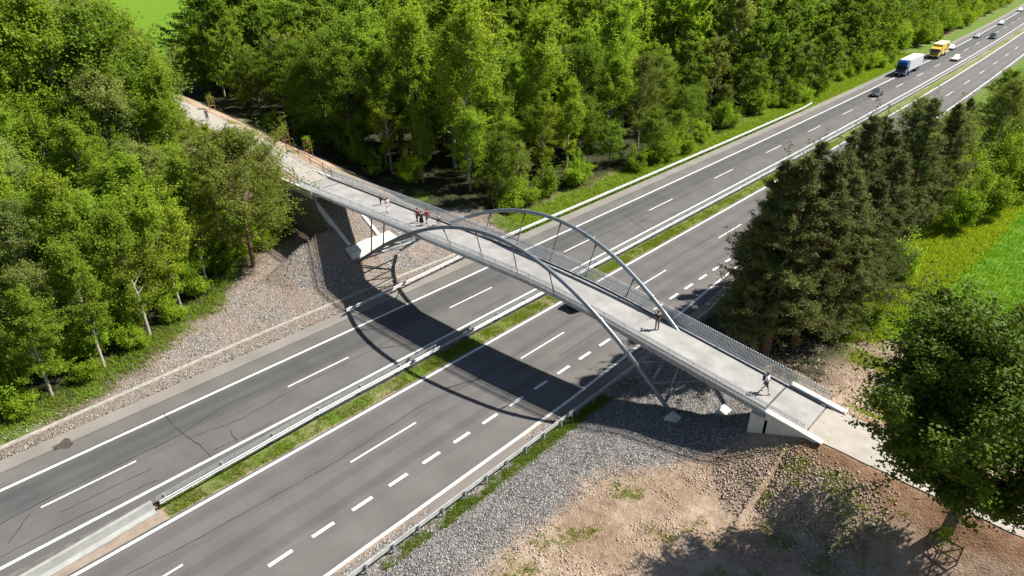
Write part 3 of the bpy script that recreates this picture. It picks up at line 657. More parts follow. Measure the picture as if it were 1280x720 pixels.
def grow(kind, h, r, nleaf, ln, seed, cb=.25, nl=18, sub=4, lean=.03):
    """returns trunk (V,F), crown (V,F,v) for a tree standing at the origin"""
    g = np.random.default_rng(seed); paths = []; cl = []
    th = h * (.9 if kind != 'bush' else .5); t = np.linspace(0, 1, 9)
    wob = np.cumsum(g.normal(size=(9, 2)) * lean * h * .35, 0) * t[:, None]
    T = np.stack([wob[:, 0], wob[:, 1], t * th], 1); r0 = h * (.013 if kind in ('aspen', 'pale', 'dead') else .017)
    if kind == 'maple': r0 = h * .026
    at = lambda q: np.array([np.interp(q, t, T[:, k]) for k in range(3)])
    if kind != 'bush': paths.append((T, r0, r0 * .22, 8))
    for i in range(nl):
        q = cb + (1 - cb) * ((i + .5) / nl) ** .9 * .98; az_ = i * 2.39996 + g.normal() * .35; u = (q - cb) / (1 - cb)
        if kind in ('pine', 'olive'):
            prof = (1 - u) ** .85 * (.42 + .68 * g.random()) + .05; el = R(-4 + 42 * u) + g.normal() * .12
            if kind == 'olive': prof = min(1, 1.25 * (1 - u ** 1.8) * min(1, .45 + 1.6 * u)) * (.75 + .25 * g.random()); el = R(20 + 30 * u)
        elif kind == 'bush': prof = .55 + .45 * g.random(); el = R(15 + 62 * g.random()); q = .02 + .1 * g.random()
        elif kind in ('aspen', 'pale', 'dead'): prof = math.sin(math.pi * min(1, .16 + u * .84)) ** .75 * (.5 + .7 * g.random()); el = R(34 + 34 * u)
        elif kind == 'maple': prof = math.sin(math.pi * (.07 + .80 * u)) ** .8 * (.5 + .68 * g.random()); el = R(10 + 46 * u)
        else: prof = math.sin(math.pi * min(1, .22 + u * .74)) ** .6 * (.52 + .66 * g.random()); el = R(14 + 42 * u)
        ll = r * prof * (1.15 if kind != 'bush' else 1.); b = at(q); d = np.array([math.cos(az_) * math.cos(el), math.sin(az_) * math.cos(el), math.sin(el)])
        if kind == 'bush': d = d * np.array([1, 1, h / r * .9])
        bend = np.array([0, 0, .12 if kind not in ('pine',) else -.05]) * ll
        s = np.linspace(0, 1, 5)[:, None]; Pm = b + d * ll * s + bend * s * s + np.cumsum(g.normal(size=(5, 3)) * .03 * ll, 0) * s
        paths.append((Pm, max(.018, r0 * .42 * (1 - .5 * u)), .012, 5))
        cl += [(Pm[1], Pm[2], .35), (Pm[2], Pm[3], .8), (Pm[3], Pm[4], 1.)]
        for j in range(sub):
            k = .35 + .6 * g.random(); b2 = b + d * ll * k + bend * k * k; a2 = az_ + (1 if j % 2 else -1) * (.5 + .6 * g.random())
            e2 = el * .6 + g.normal() * .28 + .12; l2 = ll * (.30 + .28 * g.random()) * (1.15 - .4 * k)
            d2 = np.array([math.cos(a2) * math.cos(e2), math.sin(a2) * math.cos(e2), math.sin(e2)])
            if kind == 'bush': d2[2] = abs(d2[2]) + .3
            P2 = np.stack([b2, b2 + d2 * l2 * .5, b2 + d2 * l2 + np.array([0, 0, .06 * l2])]); paths.append((P2, .02, .008, 4))
            cl += [(P2[0], P2[1], .55), (P2[1], P2[2], 1.)]
            for _t in range(2):
                q2 = P2[1] + (P2[2] - P2[1]) * g.random(); d3 = d2 + g.normal(size=3) * .75; d3[2] += .15; cl.append((q2, q2 + d3 * l2 * (.35 + .3 * g.random()), .7))
    if kind != 'bush':
        for q in (.86, .93, 1.0): cl.append((at(q), at(q) + np.array([g.normal() * .3, g.normal() * .3, .07 * h]), 1.))
    A_ = np.array([c[0] for c in cl]); B_ = np.array([c[1] for c in cl]); C_ = (A_ + B_) / 2; ctr = C_.mean(0)
    wts = np.array([c[2] for c in cl]) * (.4 + np.linalg.norm(B_ - A_, axis=1)) * (.3 + 1.2 * g.random(len(cl)))
    wts *= g.random(len(cl)) > .06
    pick = g.choice(len(cl), nleaf, p=wts / wts.sum())
    sz = {'pine': .13, 'olive': .21, 'bush': .20, 'maple': .27, 'dead': .14, 'dense': .24}.get(kind, .20)
    szc = sz * (.5 + 1.0 * g.random(len(cl)))
    off = g.normal(size=(nleaf, 3)) * szc[pick][:, None] * np.array([1, 1, .7])
    cen = A_[pick] + (B_ - A_)[pick] * (g.random(nleaf) * 1.15)[:, None] + off; cen[:, 2] = np.maximum(cen[:, 2], .12)
    nor = cen - ctr; nor /= np.linalg.norm(nor, axis=1)[:, None] + 1e-9; nor = nor * .6 + off / (np.linalg.norm(off, axis=1)[:, None] + 1e-9) * .5
    wd = ln * {'pine': .24, 'olive': .26, 'pale': .42, 'dead': .3}.get(kind, .68)
    V, F = leaves(cen, nor, ln, wd, g, up=.6 if kind != 'pine' else .4, out=.6)
    clv = g.random(len(cl)); v = np.clip(.5 * clv[pick] + .5 * g.random(nleaf), 0, 1)
    return tubes(paths), (V, F, np.repeat(v, 4))

def tree_proto(name, kind, h, r, nleaf, ln, seed, bark, trunk_name='trunk', leafm=None, **kw):
    (tv, tf), (V, F, v) = grow(kind, h, r, nleaf, ln, seed, **kw)
    return dict(name=name, trunk=np_mesh(trunk_name, tv, tf, bark, smooth=True), crown=np_mesh('crown', V, F, LM[leafm or kind], dict(v=v)), tn=trunk_name, h=h, r=r, raw=(tv, tf, V, F, v))
def put(pr_, x, y, s=1., rz=None, label=None, cat=None, group=None, sz=None, dzv=-.12):
    e = empty(pr_['name'], (x, y, Hs(x, y) + dzv), random.uniform(0, 6.28) if rz is None else rz, label, cat or ('bush' if 'bush' in pr_['name'] else 'tree'), group)
    e.scale = (s, s, s * (sz or random.uniform(.92, 1.08)))
    link(pr_['tn'], pr_['trunk'], e); link('crown', pr_['crown'], e)
    return e
P = {}
for i, (h, r) in enumerate(((14.5, 2.7), (15.5, 2.5), (13, 2.6))):
    P['aspen', i] = tree_proto('poplar_tree', 'aspen', h, r, 26000, .17, 11 + i, bark_w, nl=34, sub=7, cb=.2)
for i, (h, r) in enumerate(((13, 3.7), (12, 3.3), (14, 3.3))):
    P['dense', i] = tree_proto('leafy_tree', 'dense', h, r, 26000, .20, 31 + i, bark_g, nl=34, sub=8, cb=.12)
for i, (h, r) in enumerate(((14, 2.8), (12.5, 2.5))):
    P['pale', i] = tree_proto('willow_tree', 'pale', h, r, 24000, .20, 51 + i, bark_w, nl=34, sub=7, cb=.14)
for i, (h, r) in enumerate(((3.4, 2.4), (2.6, 2.0), (4.4, 2.6))):
    P['bush', i] = tree_proto('bush', 'bush', h, r, 9000, .17, 71 + i, bark_g, 'stems', nl=16, sub=4)
for i, (h, r) in enumerate(((18, 3.2), (17, 3.4), (18.5, 2.9))):
    P['pine', i] = tree_proto('pine_tree', 'pine', h, r, 46000, .26, 91 + i, bark_p, nl=58, sub=7, cb=.17, lean=.012)
P['olive', 0] = tree_proto('pine_tree', 'olive', 12.5, 4.0, 46000, .22, 101, bark_p, nl=46, sub=8, cb=.14, lean=.02)
P['maple', 0] = tree_proto('maple_tree', 'maple', 13.0, 5.2, 190000, .19, 117, bark_g, nl=36, sub=12, cb=.30, lean=.015)
for i in range(2): P['dead', i] = tree_proto('withered_tree', 'dead', 12, 1.7, 2600, .26, 121 + i, twig_m, nl=36, sub=5, cb=.2)
for i, (h, r) in enumerate(((13, 3.9), (15, 3.6))):                # the same kinds with fewer, larger leaf sprays, for trees far off
    P['fdense', i] = tree_proto('leafy_tree', 'dense', h, r, 9500, .36, 131 + i, bark_g, nl=22, sub=3, cb=.12, leafm='dense')
    P['faspen', i] = tree_proto('poplar_tree', 'aspen', h, r * .85, 9500, .33, 141 + i, bark_w, nl=22, sub=3, cb=.15, leafm='aspen')
    P['fpale', i] = tree_proto('willow_tree', 'pale', h, r * .8, 9500, .34, 151 + i, bark_w, nl=22, sub=3, cb=.12, leafm='pale')

# single trees one can pick out in the photograph
mp_tree = put(P['maple', 0], 38.8, 36.8, 1.05, 3.3, 'large dark green maple standing beside the right path at the right edge of the picture', 'tree', None, .84); mp_tree.rotation_euler = (R(0), R(-1.5), 3.3)
put(P['olive', 0], -26.2, 29.8, 1.3, .4, 'olive green bushy pine at the corner of the left gravel slope by the footbridge', 'tree')
for i, (x, y, s) in enumerate([(-118, 67.5, .72), (-126, 72, .86), (-112, 66.5, .6), (-134, 78, .9), (-122, 78, .8), (-130, 68, .7)]):
    put(P['dense', i % 3], x, y, s, None, 'dark bushy tree between the top left field and the far end of the left path', 'tree', 'dark trees below the top left field')
put(P['dead', 0], -46.5, 66.5, 1.3, .3, 'withered brown tree at the edge of the wood behind the left end of the footbridge', 'tree')
put(P['dead', 1], -44.5, 65.0, 1.0, 1.3, 'smaller withered brown tree leaning beside the taller brown one behind the left approach', 'tree')
put(P['dead', 1], -37, 106, 1.25, 2.3, 'brown bare tree among green ones above the far guardrail', 'tree')
for q_ in ((-62, 70, 1.2), (-41, 84, 1.1), (-58, 100, 1.25), (-30, 140, 1.2)): put(P['dead', 1], q_[0], q_[1], q_[2], None, 'brownish half bare tree standing deep inside the wood beyond the motorway', 'tree', 'half bare trees in the wood')
put(P['dead', 0], -34, 104, 1.0, 4.3, 'thin brown bare tree right of a similar taller one above the far guardrail', 'tree')
pines = [(19.2,53.8,.90),(22.1,51.0,1.14),(23.4,53.8,1.1),(20.6,51.6,1.06),(24.6,57.6,1.0),(19.4,58.4,.98),(22.4,60.4,1.0),(25.2,60.2,.92),(19.0,63.8,.98),(21.8,66.4,1.02),(24.6,66.8,.98),(19.6,70,.95),(22.6,72.8,1.0),(20.2,78,.96),(23.6,81,1.02),(20.6,88,.95),(24.2,92,.98),(17.4,68,.8)]
for i, (x, y, s) in enumerate(pines):
    lb = {0: 'dark pine nearest the motorway edge beside the right end of the footbridge', 1: 'dark pine with a bare reddish trunk at the front of the pine group', 2: 'dark pine at the front field side of the pine group'}.get(i, 'dark green pine standing in the pine group between motorway and field')
    put(P['pine', i % 3], x, y, s, None, lb, 'tree', 'pines between motorway and field')
bl = [(25.6,58.4,1,.95,'bright green bush at the foot of the pines by the field corner'),(27.0,61.0,0,.7,'small bright green bush on the field side of the pines'),(25.6,73.5,0,1.15,'light green bush at the field edge halfway along the pines'),(27.0,91,2,1.1,'yellow green bush at the field edge in front of the far trees'),
      (28.4,98,2,1.35,'large yellow green bush by the right border of the picture above the field'),(29.6,108,2,1.5,'tall yellow green bush against the right border behind the field'),(26,102,2,1.3,None),(24,107,0,1.5,None),(30,118,2,1.6,None),(26.5,114,2,1.5,None),(22,112,2,1.3,None),(32,128,2,1.8,None),(27,126,2,1.6,None)]
for x, y, k, s, lb in bl: put(P['bush', k], x, y, s, None, lb or 'yellow green bush in the thicket behind the pines', 'bush', None if lb else 'bushes behind the pines')
for x, y, k, s, lb in [(17.5,104,('pale',0),.95,'pale drooping birch hiding the right carriageway at upper right'),(21,109,('pale',1),1.0,'slender pale birch behind the pines at upper right'),(25,120,('pale',0),1.0,'pale birch at the right border of the picture'),(20.5,120,('pine',1),.75,'dark pine far right, above the birches'),(25.5,134,('aspen',1),.95,None),(22,138,('dense',0),.8,None),(30,140,('dense',1),1.,None),(26,150,('pale',1),1.,None),(33,136,('aspen',0),1.,None),(20,150,('dense',2),.8,None),(22,163,('aspen',1),.8,None),(27,160,('dense',0),1.,None),(31,152,('aspen',2),1.,None),(24,176,('pale',1),.9,None),(30,172,('dense',1),1.,None),(35,165,('aspen',0),1.1,None),(28,190,('dense',2),1.,None),(36,150,('pale',0),1.1,None),(20,185,('aspen',2),.7,None)]:
    put(P[k], x, y, s, None, lb or 'leafy tree in the strip beyond the pines at the right border', 'tree', None if lb else 'trees in the strip beyond the pines')

# front row of the young wood at lower left
front = [(-16.6,2.0,'aspen',2,.62,'young leafy tree at the left border beside the shoulder stain'),(-17.2,7.4,'aspen',0,.72,'young leafy tree behind the muddy stain on the shoulder'),(-18.6,11.8,'aspen',1,.8,'slim pale stemmed tree at the front of the lower left wood'),(-20.6,16.4,'aspen',0,.98,'leafy tree with a visible pale trunk at the bend of the gravel slope'),
         (-23.6,20.6,'aspen',2,1.0,'bright green tree at the upper gravel edge left of the olive pine'),(-26.4,24.6,'aspen',1,.92,'leafy tree directly in front of the olive pine')]
for x, y, k, i, s, lb in front: put(P[k, i], x, y, s, None, lb)
for i, (x, y, k, s) in enumerate([(-17.6,10.2,1,.7),(-19.8,14.6,1,.8),(-21.6,19,0,.6),(-24.6,22.6,1,.9),(-27.4,27.2,0,.7),(-16.4,5.2,1,.7),(-29.5,32.8,0,.7),(-16.2,-.4,0,.8)]):
    put(P['bush', k], x, y, s, None, ['small bush on the gravel edge below the slim pale stemmed tree','low bush at the bend of the left gravel slope','yellowish bush spilling onto the left gravel slope','low bush under the trees left of the olive pine','small bush at the foot of the olive pine','low bush beside the stained left shoulder','bush between the olive pine and the dark retaining wall','bush in the lower left corner of the wood'][i])
CAM = np.array(cam.location); cw, sw = math.cos(R(42.83)), math.sin(R(42.83)); pc, ps = math.cos(R(27.814)), math.sin(R(27.814))
def proj(x, y, z):
    v = np.array([x, y, z]) - CAM; f = v @ np.array([-sw*pc, cw*pc, -ps]); rr = v @ np.array([cw, sw, 0]); dd = v @ np.array([sw*ps, -cw*ps, -pc])
    return .5 + .6665 * rr / f, .5 + .6665 * 16/9 * dd / f, f
for x, y, k, s in [(-18.6,5.0,2,.9),(-19.8,8.6,2,1.),(-20.6,12.4,2,.95),(-22.4,15.4,2,.9),(-24.6,18.6,2,1.),(-26.2,21.8,2,.9),(-28.6,25.4,2,1.),(-20.2,2.0,2,1.1),(-29.4,29.4,0,1.),(-31.2,34.8,2,.9),(-33.6,31.8,2,1.1),(-33.8,36.0,0,.9)]:
    put(P['bush', k], x, y, s, None, 'green bush filling the shade between trunks at the front of the left wood', 'bush', 'bushes under the left wood')
def free(x, y, pts, d): return all((x-a)**2 + (y-b)**2 > d*d for a, b in pts)
used = [(f[0], f[1]) for f in front] + [(-26.6, 29.6)]
g = np.random.default_rng(5)
for _ in range(6000):
    x = g.uniform(-112, -17); y = g.uniform(-14, 44)
    el_ = np.interp(y, [0, 9, 15, 23, 29, 36, 41], [-17, -18, -21, -26, -30, -38, -44])
    if x > el_ or y > float(path_w(x)) - (5.0 if x < -44 else 8.5) or not free(x, y, used, 3.7): continue
    uu = [proj(x, y, zz)[:2] for zz in (1, 18)]
    if max(a for a, b in uu) < -.05 or min(b for a, b in uu) > 1.08: continue
    used.append((x, y)); dpath = float(path_w(x)) - y
    k = g.choice(['aspen', 'aspen', 'dense', 'pale']); i = int(g.integers(0, 2 if k == 'pale' else 3)); s = g.uniform(.8, 1.12)
    if dpath < 14: s *= .5 + .03 * dpath
    if x < -54 and dpath > 8: s *= 1.85
    elif x < -46 and dpath > 9: s *= 1.4
    hh_ = P[k, i]['h'] * s; zb_ = Hs(x, y)
    if any(((a - .197) / .034) ** 2 + ((b - .205) / .055) ** 2 < 1 for a, b, c in (proj(x, y, zb_ + hh_ * q) for q in (.3, .45, .6, .75, .9, 1.0))): continue   # the gap where the path shows
    put(P[k, i], x, y, s, None, {'aspen': 'fresh green leafy tree inside the young wood left of the footbridge', 'dense': 'darker rounded leafy tree inside the young wood left of the footbridge', 'pale': 'greyish narrow leafy tree inside the young wood left of the footbridge'}[k], 'tree', 'trees of the young wood left of the footbridge')

# the wood behind the motorway: nearest trees singly, the rest as one mass
cand = []; pts = []
g = np.random.default_rng(9)
grid = {}
for _ in range(90000):
    y = g.uniform(46, 560); x = g.uniform(-420, -17)
    xr = x - float(road_dx(y)); e = -19.0 - 2.2 * math.sin(y * .11) - .8 * math.sin(y * .37)
    if y < 62: e = min(e, np.interp(y, [46, 56, 59, 62], [-400, -400, -36, -22]))
    if x < -60 and y < 63 + (-60 - x) * .05: continue
    if xr > e: continue
    u, v_, f = proj(x, y, 1)
    if not (-.08 < u < 1.08 and f > 0): continue
    ut, vt, _f = proj(x, y, 15)
    if vt > 1 or v_ < -.12: continue
    if .09 < u < .213 and vt < .075: continue                  # the open field
    sp = np.interp(f, [70, 130, 220, 320, 500], [4.2, 4.9, 6.4, 8.5, 12])
    cell = (int(x // 14), int(y // 14))
    if any((x-a)**2 + (y-b)**2 < sp*sp for i_ in (-1, 0, 1) for j_ in (-1, 0, 1) for a, b in grid.get((cell[0]+i_, cell[1]+j_), ())): continue
    grid.setdefault(cell, []).append((x, y)); cand.append((f, x, y, e - xr, v_))
cand.sort()
stuff_t = []; n_single = 0
clear = lambda x, y: ((x + 108) / 26) ** 2 + ((y - 178) / 22) ** 2 < 1
for f, x, y, dep, v_ in cand:
    k = str(g.choice(['dense', 'dense', 'aspen', 'aspen', 'pale'])); s = float(g.uniform(.8, 1.15))
    blob = float(vnoise(x, y, 26, 80))
    if blob > .62: k = 'aspen'
    elif blob < .34: k = 'dense'
    s *= (.8 + .5 * float(vnoise(x, y, 22, 83))) * float(g.choice([.8, 1., 1., 1.12, 1.3]))
    if dep < 3.5: s *= .55
    elif dep < 8: s *= .8
    if clear(x, y): s *= .32; k = 'aspen'
    far_ = f > 135
    kk = ('f' + k if far_ else k); i = int(g.integers(0, 2 if (far_ or k == 'pale') else 3))
    if far_: s *= 1.12
    if n_single < 285:
        edge = dep < 3.5
        lb = {'dense': 'dark rounded leafy tree', 'aspen': 'fresh green leafy tree', 'pale': 'greyish narrow leafy tree'}[k] + (' on the front edge of the wood beyond the motorway' if edge else ' in the wood beyond the motorway')
        put(P[kk, i], x, y, s, None, lb, 'tree', 'trees of the wood beyond the motorway'); n_single += 1
    else: stuff_t.append((kk, i, x, y, s, float(g.uniform(0, 6.28))))
VV = {}; 
for kk, i, x, y, s, rz in stuff_t:
    tv, tf, V, F, v = P[kk if kk[0] == 'f' else 'f' + kk, i % 2]['raw']; q = V.reshape(-1, 4, 3); m_ = slice(0, len(q), 2)
    q = q[m_].reshape(-1, 3); c_, s_ = math.cos(rz), math.sin(rz)
    W = np.stack([q[:, 0] * c_ - q[:, 1] * s_, q[:, 0] * s_ + q[:, 1] * c_, q[:, 2]], 1) * s + np.array([x, y, Hs(x, y)])
    VV.setdefault(kk.lstrip('f'), []).append((W, v.reshape(-1, 4)[m_].ravel() * .6 + .4 * g.random()))
for k, lst in VV.items():
    V = np.concatenate([a for a, b in lst]); v = np.concatenate([b for a, b in lst])
    o = link('far_woodland', np_mesh('far_woodland', V, np.arange(len(V)).reshape(-1, 4), LM[k], dict(v=v)))
    tag(o, {'dense': 'distant dark green tree crowns of the wood along the motorway', 'aspen': 'distant fresh green tree crowns of the wood along the motorway', 'pale': 'distant greyish tree crowns of the wood along the motorway'}[k], 'wood', None, 'stuff')
print('single', n_single, 'stuff', len(stuff_t), 'left', len(used))

# bushes along the verge of the wood and beside the left path
nb = 0
for y in np.concatenate([np.arange(63, 230, 2.6), np.arange(232, 430, 4.)]):
    x = -17.4 - (2.2 if y > 230 else 0) - 1.2 * math.sin(y * .11) + random.uniform(-1.6, .8) + float(road_dx(y))
    if random.random() < .25: continue
    put(P['bush', random.randrange(3)], x, y, random.uniform(.65, 1.25) * (1.7 if y > 230 else 1), None, 'low yellow green bush on the grassy verge in front of the wood', 'bush', 'bushes along the verge of the wood')
for x, y in [(-48,39.8),(-53,40.6),(-56.5,39.4),(-60,41.6),(-50,37.4),(-45,36),(-64,41.4)]:
    put(P['bush', 0], x, y, random.uniform(.5, .75), None, 'bush on the bank just below the left approach path', 'bush', 'bushes below the left approach path')
for x, y in [(-40,57),(-46,58.4),(-52,60),(-60,60.4),(-68,61.5),(-76,61),(-34,58.2)]:
    put(P['bush', random.randrange(3)], x, y, random.uniform(.6, 1.), None, 'bush at the edge of the wood behind the left approach path', 'bush', 'bushes behind the left approach path')

# ------------------------------------------------------------------ people
skin_m = mat('skin', (.50, .32, .23), .6, var=.06)
def cloth(name, c): return mat(name, c, .85, var=.18, scale=12)
C_ = {k: cloth('cloth_' + k, v) for k, v in dict(black=(.012,.012,.014), khaki=(.17,.15,.12), white=(.72,.74,.80), navy=(.02,.025,.05), dark_red=(.16,.012,.02), rose=(.62,.42,.44), grey=(.20,.22,.21), brown=(.09,.05,.04), pale=(.60,.57,.55)).items()}
hair_m = {k: mat('hair_' + k, v, .6, var=.25, scale=25) for k, v in dict(dark=(.02,.014,.01), brown=(.08,.045,.025), red=(.14,.04,.025)).items()}
eye_m = mat('eye', (.03, .02, .02), .2)
def skinned(name, V, Ed, Rr, m, parent, level=2, root=0):
    me = bpy.data.meshes.new(name); me.from_pydata(V, Ed, []); o = bpy.data.objects.new(name, me); col.objects.link(o)
    sm = o.modifiers.new('s', 'SKIN'); sm.use_smooth_shade = True; o.modifiers.new('d', 'SUBSURF').levels = level
    for i, r in enumerate(Rr):
        d = me.skin_vertices[0].data[i]; d.radius = (r, r) if not hasattr(r, '__len__') else r; d.use_root = (i == root)
    bpy.context.view_layer.update(); dg = bpy.context.evaluated_depsgraph_get()
    m2 = bpy.data.meshes.new_from_object(o.evaluated_get(dg)); bpy.data.objects.remove(o); bpy.data.meshes.remove(me)
    m2.name = name; m2.materials.clear(); m2.materials.append(m)
    m2.polygons.foreach_set('use_smooth', np.ones(len(m2.polygons), bool))
    return link(name, m2, parent)
def person(label, loc, rz, shirt, trousers, hair='dark', pose='stand', hgt=1.75, bare_arms=True, shorts=False, dress=None, pack=None, group=None):
    root = empty('person', loc, rz, label, 'person', group); k = hgt / 1.75; root.scale = (k, k, k)
    sh = [Vector((s*.185, 0, 1.42)) for s in (-1, 1)]
    if pose == 'photo': el = [Vector((-.27, .16, 1.22)), Vector((.27, .16, 1.22))]; wr = [Vector((-.09, .33, 1.52)), Vector((.09, .33, 1.52))]
    elif pose == 'ride': el = [Vector((-.26, .17, 1.22)), Vector((.26, .17, 1.22))]; wr = [Vector((-.24, .42, 1.06)), Vector((.24, .42, 1.06))]
    elif pose == 'walk': el = [Vector((-.24, .12, 1.15)), Vector((.24, -.12, 1.15))]; wr = [Vector((-.22, .30, .98)), Vector((.23, -.16, .90))]
    else: el = [Vector((-.25, -.02, 1.15)), Vector((.25, -.02, 1.15))]; wr = [Vector((-.25, .09, .90)), Vector((.24, .08, .90))]
    hp = [Vector((s*.095, 0, .92)) for s in (-1, 1)]
    if pose == 'walk': kn = [Vector((-.1, -.06, .50)), Vector((.1, .20, .52))]; an = [Vector((-.1, -.30, .14)), Vector((.1, .27, .09))]; toe = [Vector((-.11, -.18, .03)), Vector((.11, .43, .06))]
    elif pose == 'ride': kn = [Vector((-.11, .38, .72)), Vector((.11, .30, .56))]; an = [Vector((-.11, .28, .34)), Vector((.11, .12, .20))]; toe = [Vector((-.11, .42, .30)), Vector((.11, .26, .16))]
    else: kn = [Vector((-.1, .02, .50)), Vector((.1, .03, .50))]; an = [Vector((-.11, -.01, .09)), Vector((.11, -.01, .09))]; toe = [Vector((-.13, .14, .035)), Vector((.13, .14, .035))]
    V = [Vector((0,0,.95)), Vector((0,0,1.15)), Vector((0,0,1.36)), Vector((0,-.01,1.49)), Vector((0,.01,1.56)), Vector((0,.02,1.64)), Vector((0,.01,1.70))]
    Rr = [.135, .12, .14, .055, .066, .085, .062]; Ed = [(i, i+1) for i in range(6)]
    def add(p, r, j): V.append(p); Rr.append(r); Ed.append((j, len(V)-1)); return len(V)-1
    add(Vector((0, .118, 1.625)), .012, 5)
    for s in (-1, 1): add(Vector((s*.088, .0, 1.635)), .016, 5)
    for i, s in enumerate((-1, 1)):
        a = add(sh[i], .062, 2); b = add(el[i], .043, a); c = add(wr[i], .027, b)
        d = (wr[i] - el[i]).normalized(); side = Vector((1, 0, 0)); pm = add(wr[i] + d * .06, .030, c)
        for q, ln_ in ((-.03, .085), (-.010, .10), (.012, .095), (.032, .075)):
            f1 = add(wr[i] + d * (.085 + ln_ * .45) + side * q, .0095, pm); add(wr[i] + d * (.085 + ln_) * .96 + side * q + Vector((0, .015, -.01)), .008, f1)
        th_ = add(wr[i] + d * .05 - side * s * .05 + Vector((0, .02, 0)), .010, pm); add(wr[i] + d * .09 - side * s * .062 + Vector((0, .03, 0)), .009, th_)
        a = add(hp[i], .088, 0); b = add(kn[i], .056, a); c = add(an[i], .037, b); add(toe[i], .032, c)
    skinned('body', V, Ed, Rr, skin_m, root)
    # clothes
    v = [V[0] + Vector((0,0,.0)), V[1], V[2] + Vector((0,0,.02)), sh[0], sh[1]]; e = [(0,1),(1,2),(2,3),(2,4)]; r = [.158, .142, .160, .078, .078]
    for i in range(2):
        p = sh[i].lerp(el[i], .75) if bare_arms else el[i]; v.append(p); e.append((3 + i, len(v)-1)); r.append(.064)
        if not bare_arms: v.append(el[i].lerp(wr[i], .9)); e.append((len(v)-2, len(v)-1)); r.append(.046)
    skinned('top', v, e, r, shirt, root, 1)
    if dress:
        mb = MB(); mb.path([(0, 0, 1.02), (0, 0, .85), (0, .01, .62), (0, .02, .45)], [.15, .20, .235, .27], 14); mb.build('skirt', dress, root, smooth=True)
    else:
        v = [V[0], hp[0], hp[1]]; e = [(0,1),(0,2)]; r = [.150, .104, .104]
        for i in range(2):
            q = hp[i].lerp(kn[i], .95) if shorts else kn[i]; v.append(q); e.append((1 + i, len(v)-1)); r.append(.074)
            if not shorts: v.append(kn[i].lerp(an[i], .97)); e.append((len(v)-2, len(v)-1)); r.append(.058)
        skinned('shorts' if shorts else 'trousers', v, e, r, trousers, root, 1)
    for i in range(2):
        v = [an[i] + Vector((0, -.03, -.03)), an[i].lerp(toe[i], .5) + Vector((0, 0, -.02)), toe[i] + Vector((0, .02, 0))]; skinned('shoe', v, [(0,1),(1,2)], [.05, .052, .042], C_['black'], root, 1)
    bm = bmesh.new(); bmesh.ops.create_uvsphere(bm, u_segments=14, v_segments=10, radius=.104)
    for q in bm.verts:
        q.co = Vector((q.co.x * .96, q.co.y * 1.08 - .012, q.co.z * 1.02 + 1.668))
    bmesh.ops.delete(bm, geom=[q for q in bm.verts if (q.co.z < 1.655 and q.co.y > .0) or q.co.z < 1.60], context='VERTS')
    me = bpy.data.meshes.new('hair'); bm.to_mesh(me); bm.free(); me.materials.append(hair_m[hair]); link('hair', me, root)
    for s in (-1, 1):
        mb = MB(); mb.path([(s*.032, .098, 1.645), (s*.032, .108, 1.645)], .011, 8); mb.build('eye', eye_m, root)
    rise(root)
    if pack:
        mb = MB(); mb.box((0, -.23, 1.24), (.30, .17, .44)); mb.build('backpack', pack, root, bevel=.05)
    return root
DZ = lambda x: float(deck_z(x)) + .352
person('person in a black top and khaki trousers photographing on the shaded deck', (16.4, 42.0, DZ(16.4)), R(35), C_['black'], C_['khaki'], pose='photo')
mb = MB(); mb.box((0, 0, 0), (.13, .06, .09)); mb.cyl((0, .06, 0), (0, 1, 0), .035, .08, 14); o = mb.build('camera', mat('pale_camera_body', (.55, .55, .55), .4), None, bevel=.01)
o.location = (16.4 - math.sin(R(35)) * .38, 42.0 + math.cos(R(35)) * .38, DZ(16.4) + 1.53); o.rotation_euler = (0, 0, R(35)); rise(o); tag(o, 'small pale camera held up by the person in black', 'camera')
person('person in a white shirt and dark shorts walking at the right bridge end', (25.8, 41.6, DZ(25.8)), R(-80), C_['white'], C_['brown'], pose='walk', shorts=True, pack=C_['navy'])
GP = 'people walking on the bridge'
person('person in a dark red top and dark leggings left in the group', (-12.45, 41.7, DZ(-12)), R(80), C_['dark_red'], C_['black'], 'red', 'walk', 1.62, group=GP)
person('person in a long black dress in the middle of the group', (-11.5, 41.45, DZ(-11)), R(75), C_['black'], C_['black'], 'dark', 'stand', 1.6, dress=C_['black'], group=GP)
person('tall person in a dark red top and shorts beside the person in the black dress', (-11.15, 41.95, DZ(-11)), R(85), C_['dark_red'], C_['brown'], 'red', 'walk', 1.82, shorts=True, group=GP)
person('child in a grey top on a small red bicycle behind the group', (-10.2, 42.7, DZ(-10)), R(85), C_['grey'], C_['black'], 'dark', 'ride', 1.25, group=GP)
person('small child in black running ahead of the group on the bridge', (-19.4, 42.3, DZ(-19)), R(80), C_['black'], C_['black'], 'dark', 'walk', 1.15, bare_arms=False, group=GP)
person('person in a pale rose top and pale trousers walking behind the small black-clad child', (-17.0, 41.4, DZ(-17)), R(80), C_['rose'], C_['pale'], 'brown', 'walk', 1.7, group=GP)
person('distant person in dark clothes riding a bicycle on the left path', (-70.6, 47.0, 6.36), R(-95), C_['brown'], C_['black'], 'dark', 'ride', 1.75, bare_arms=False)
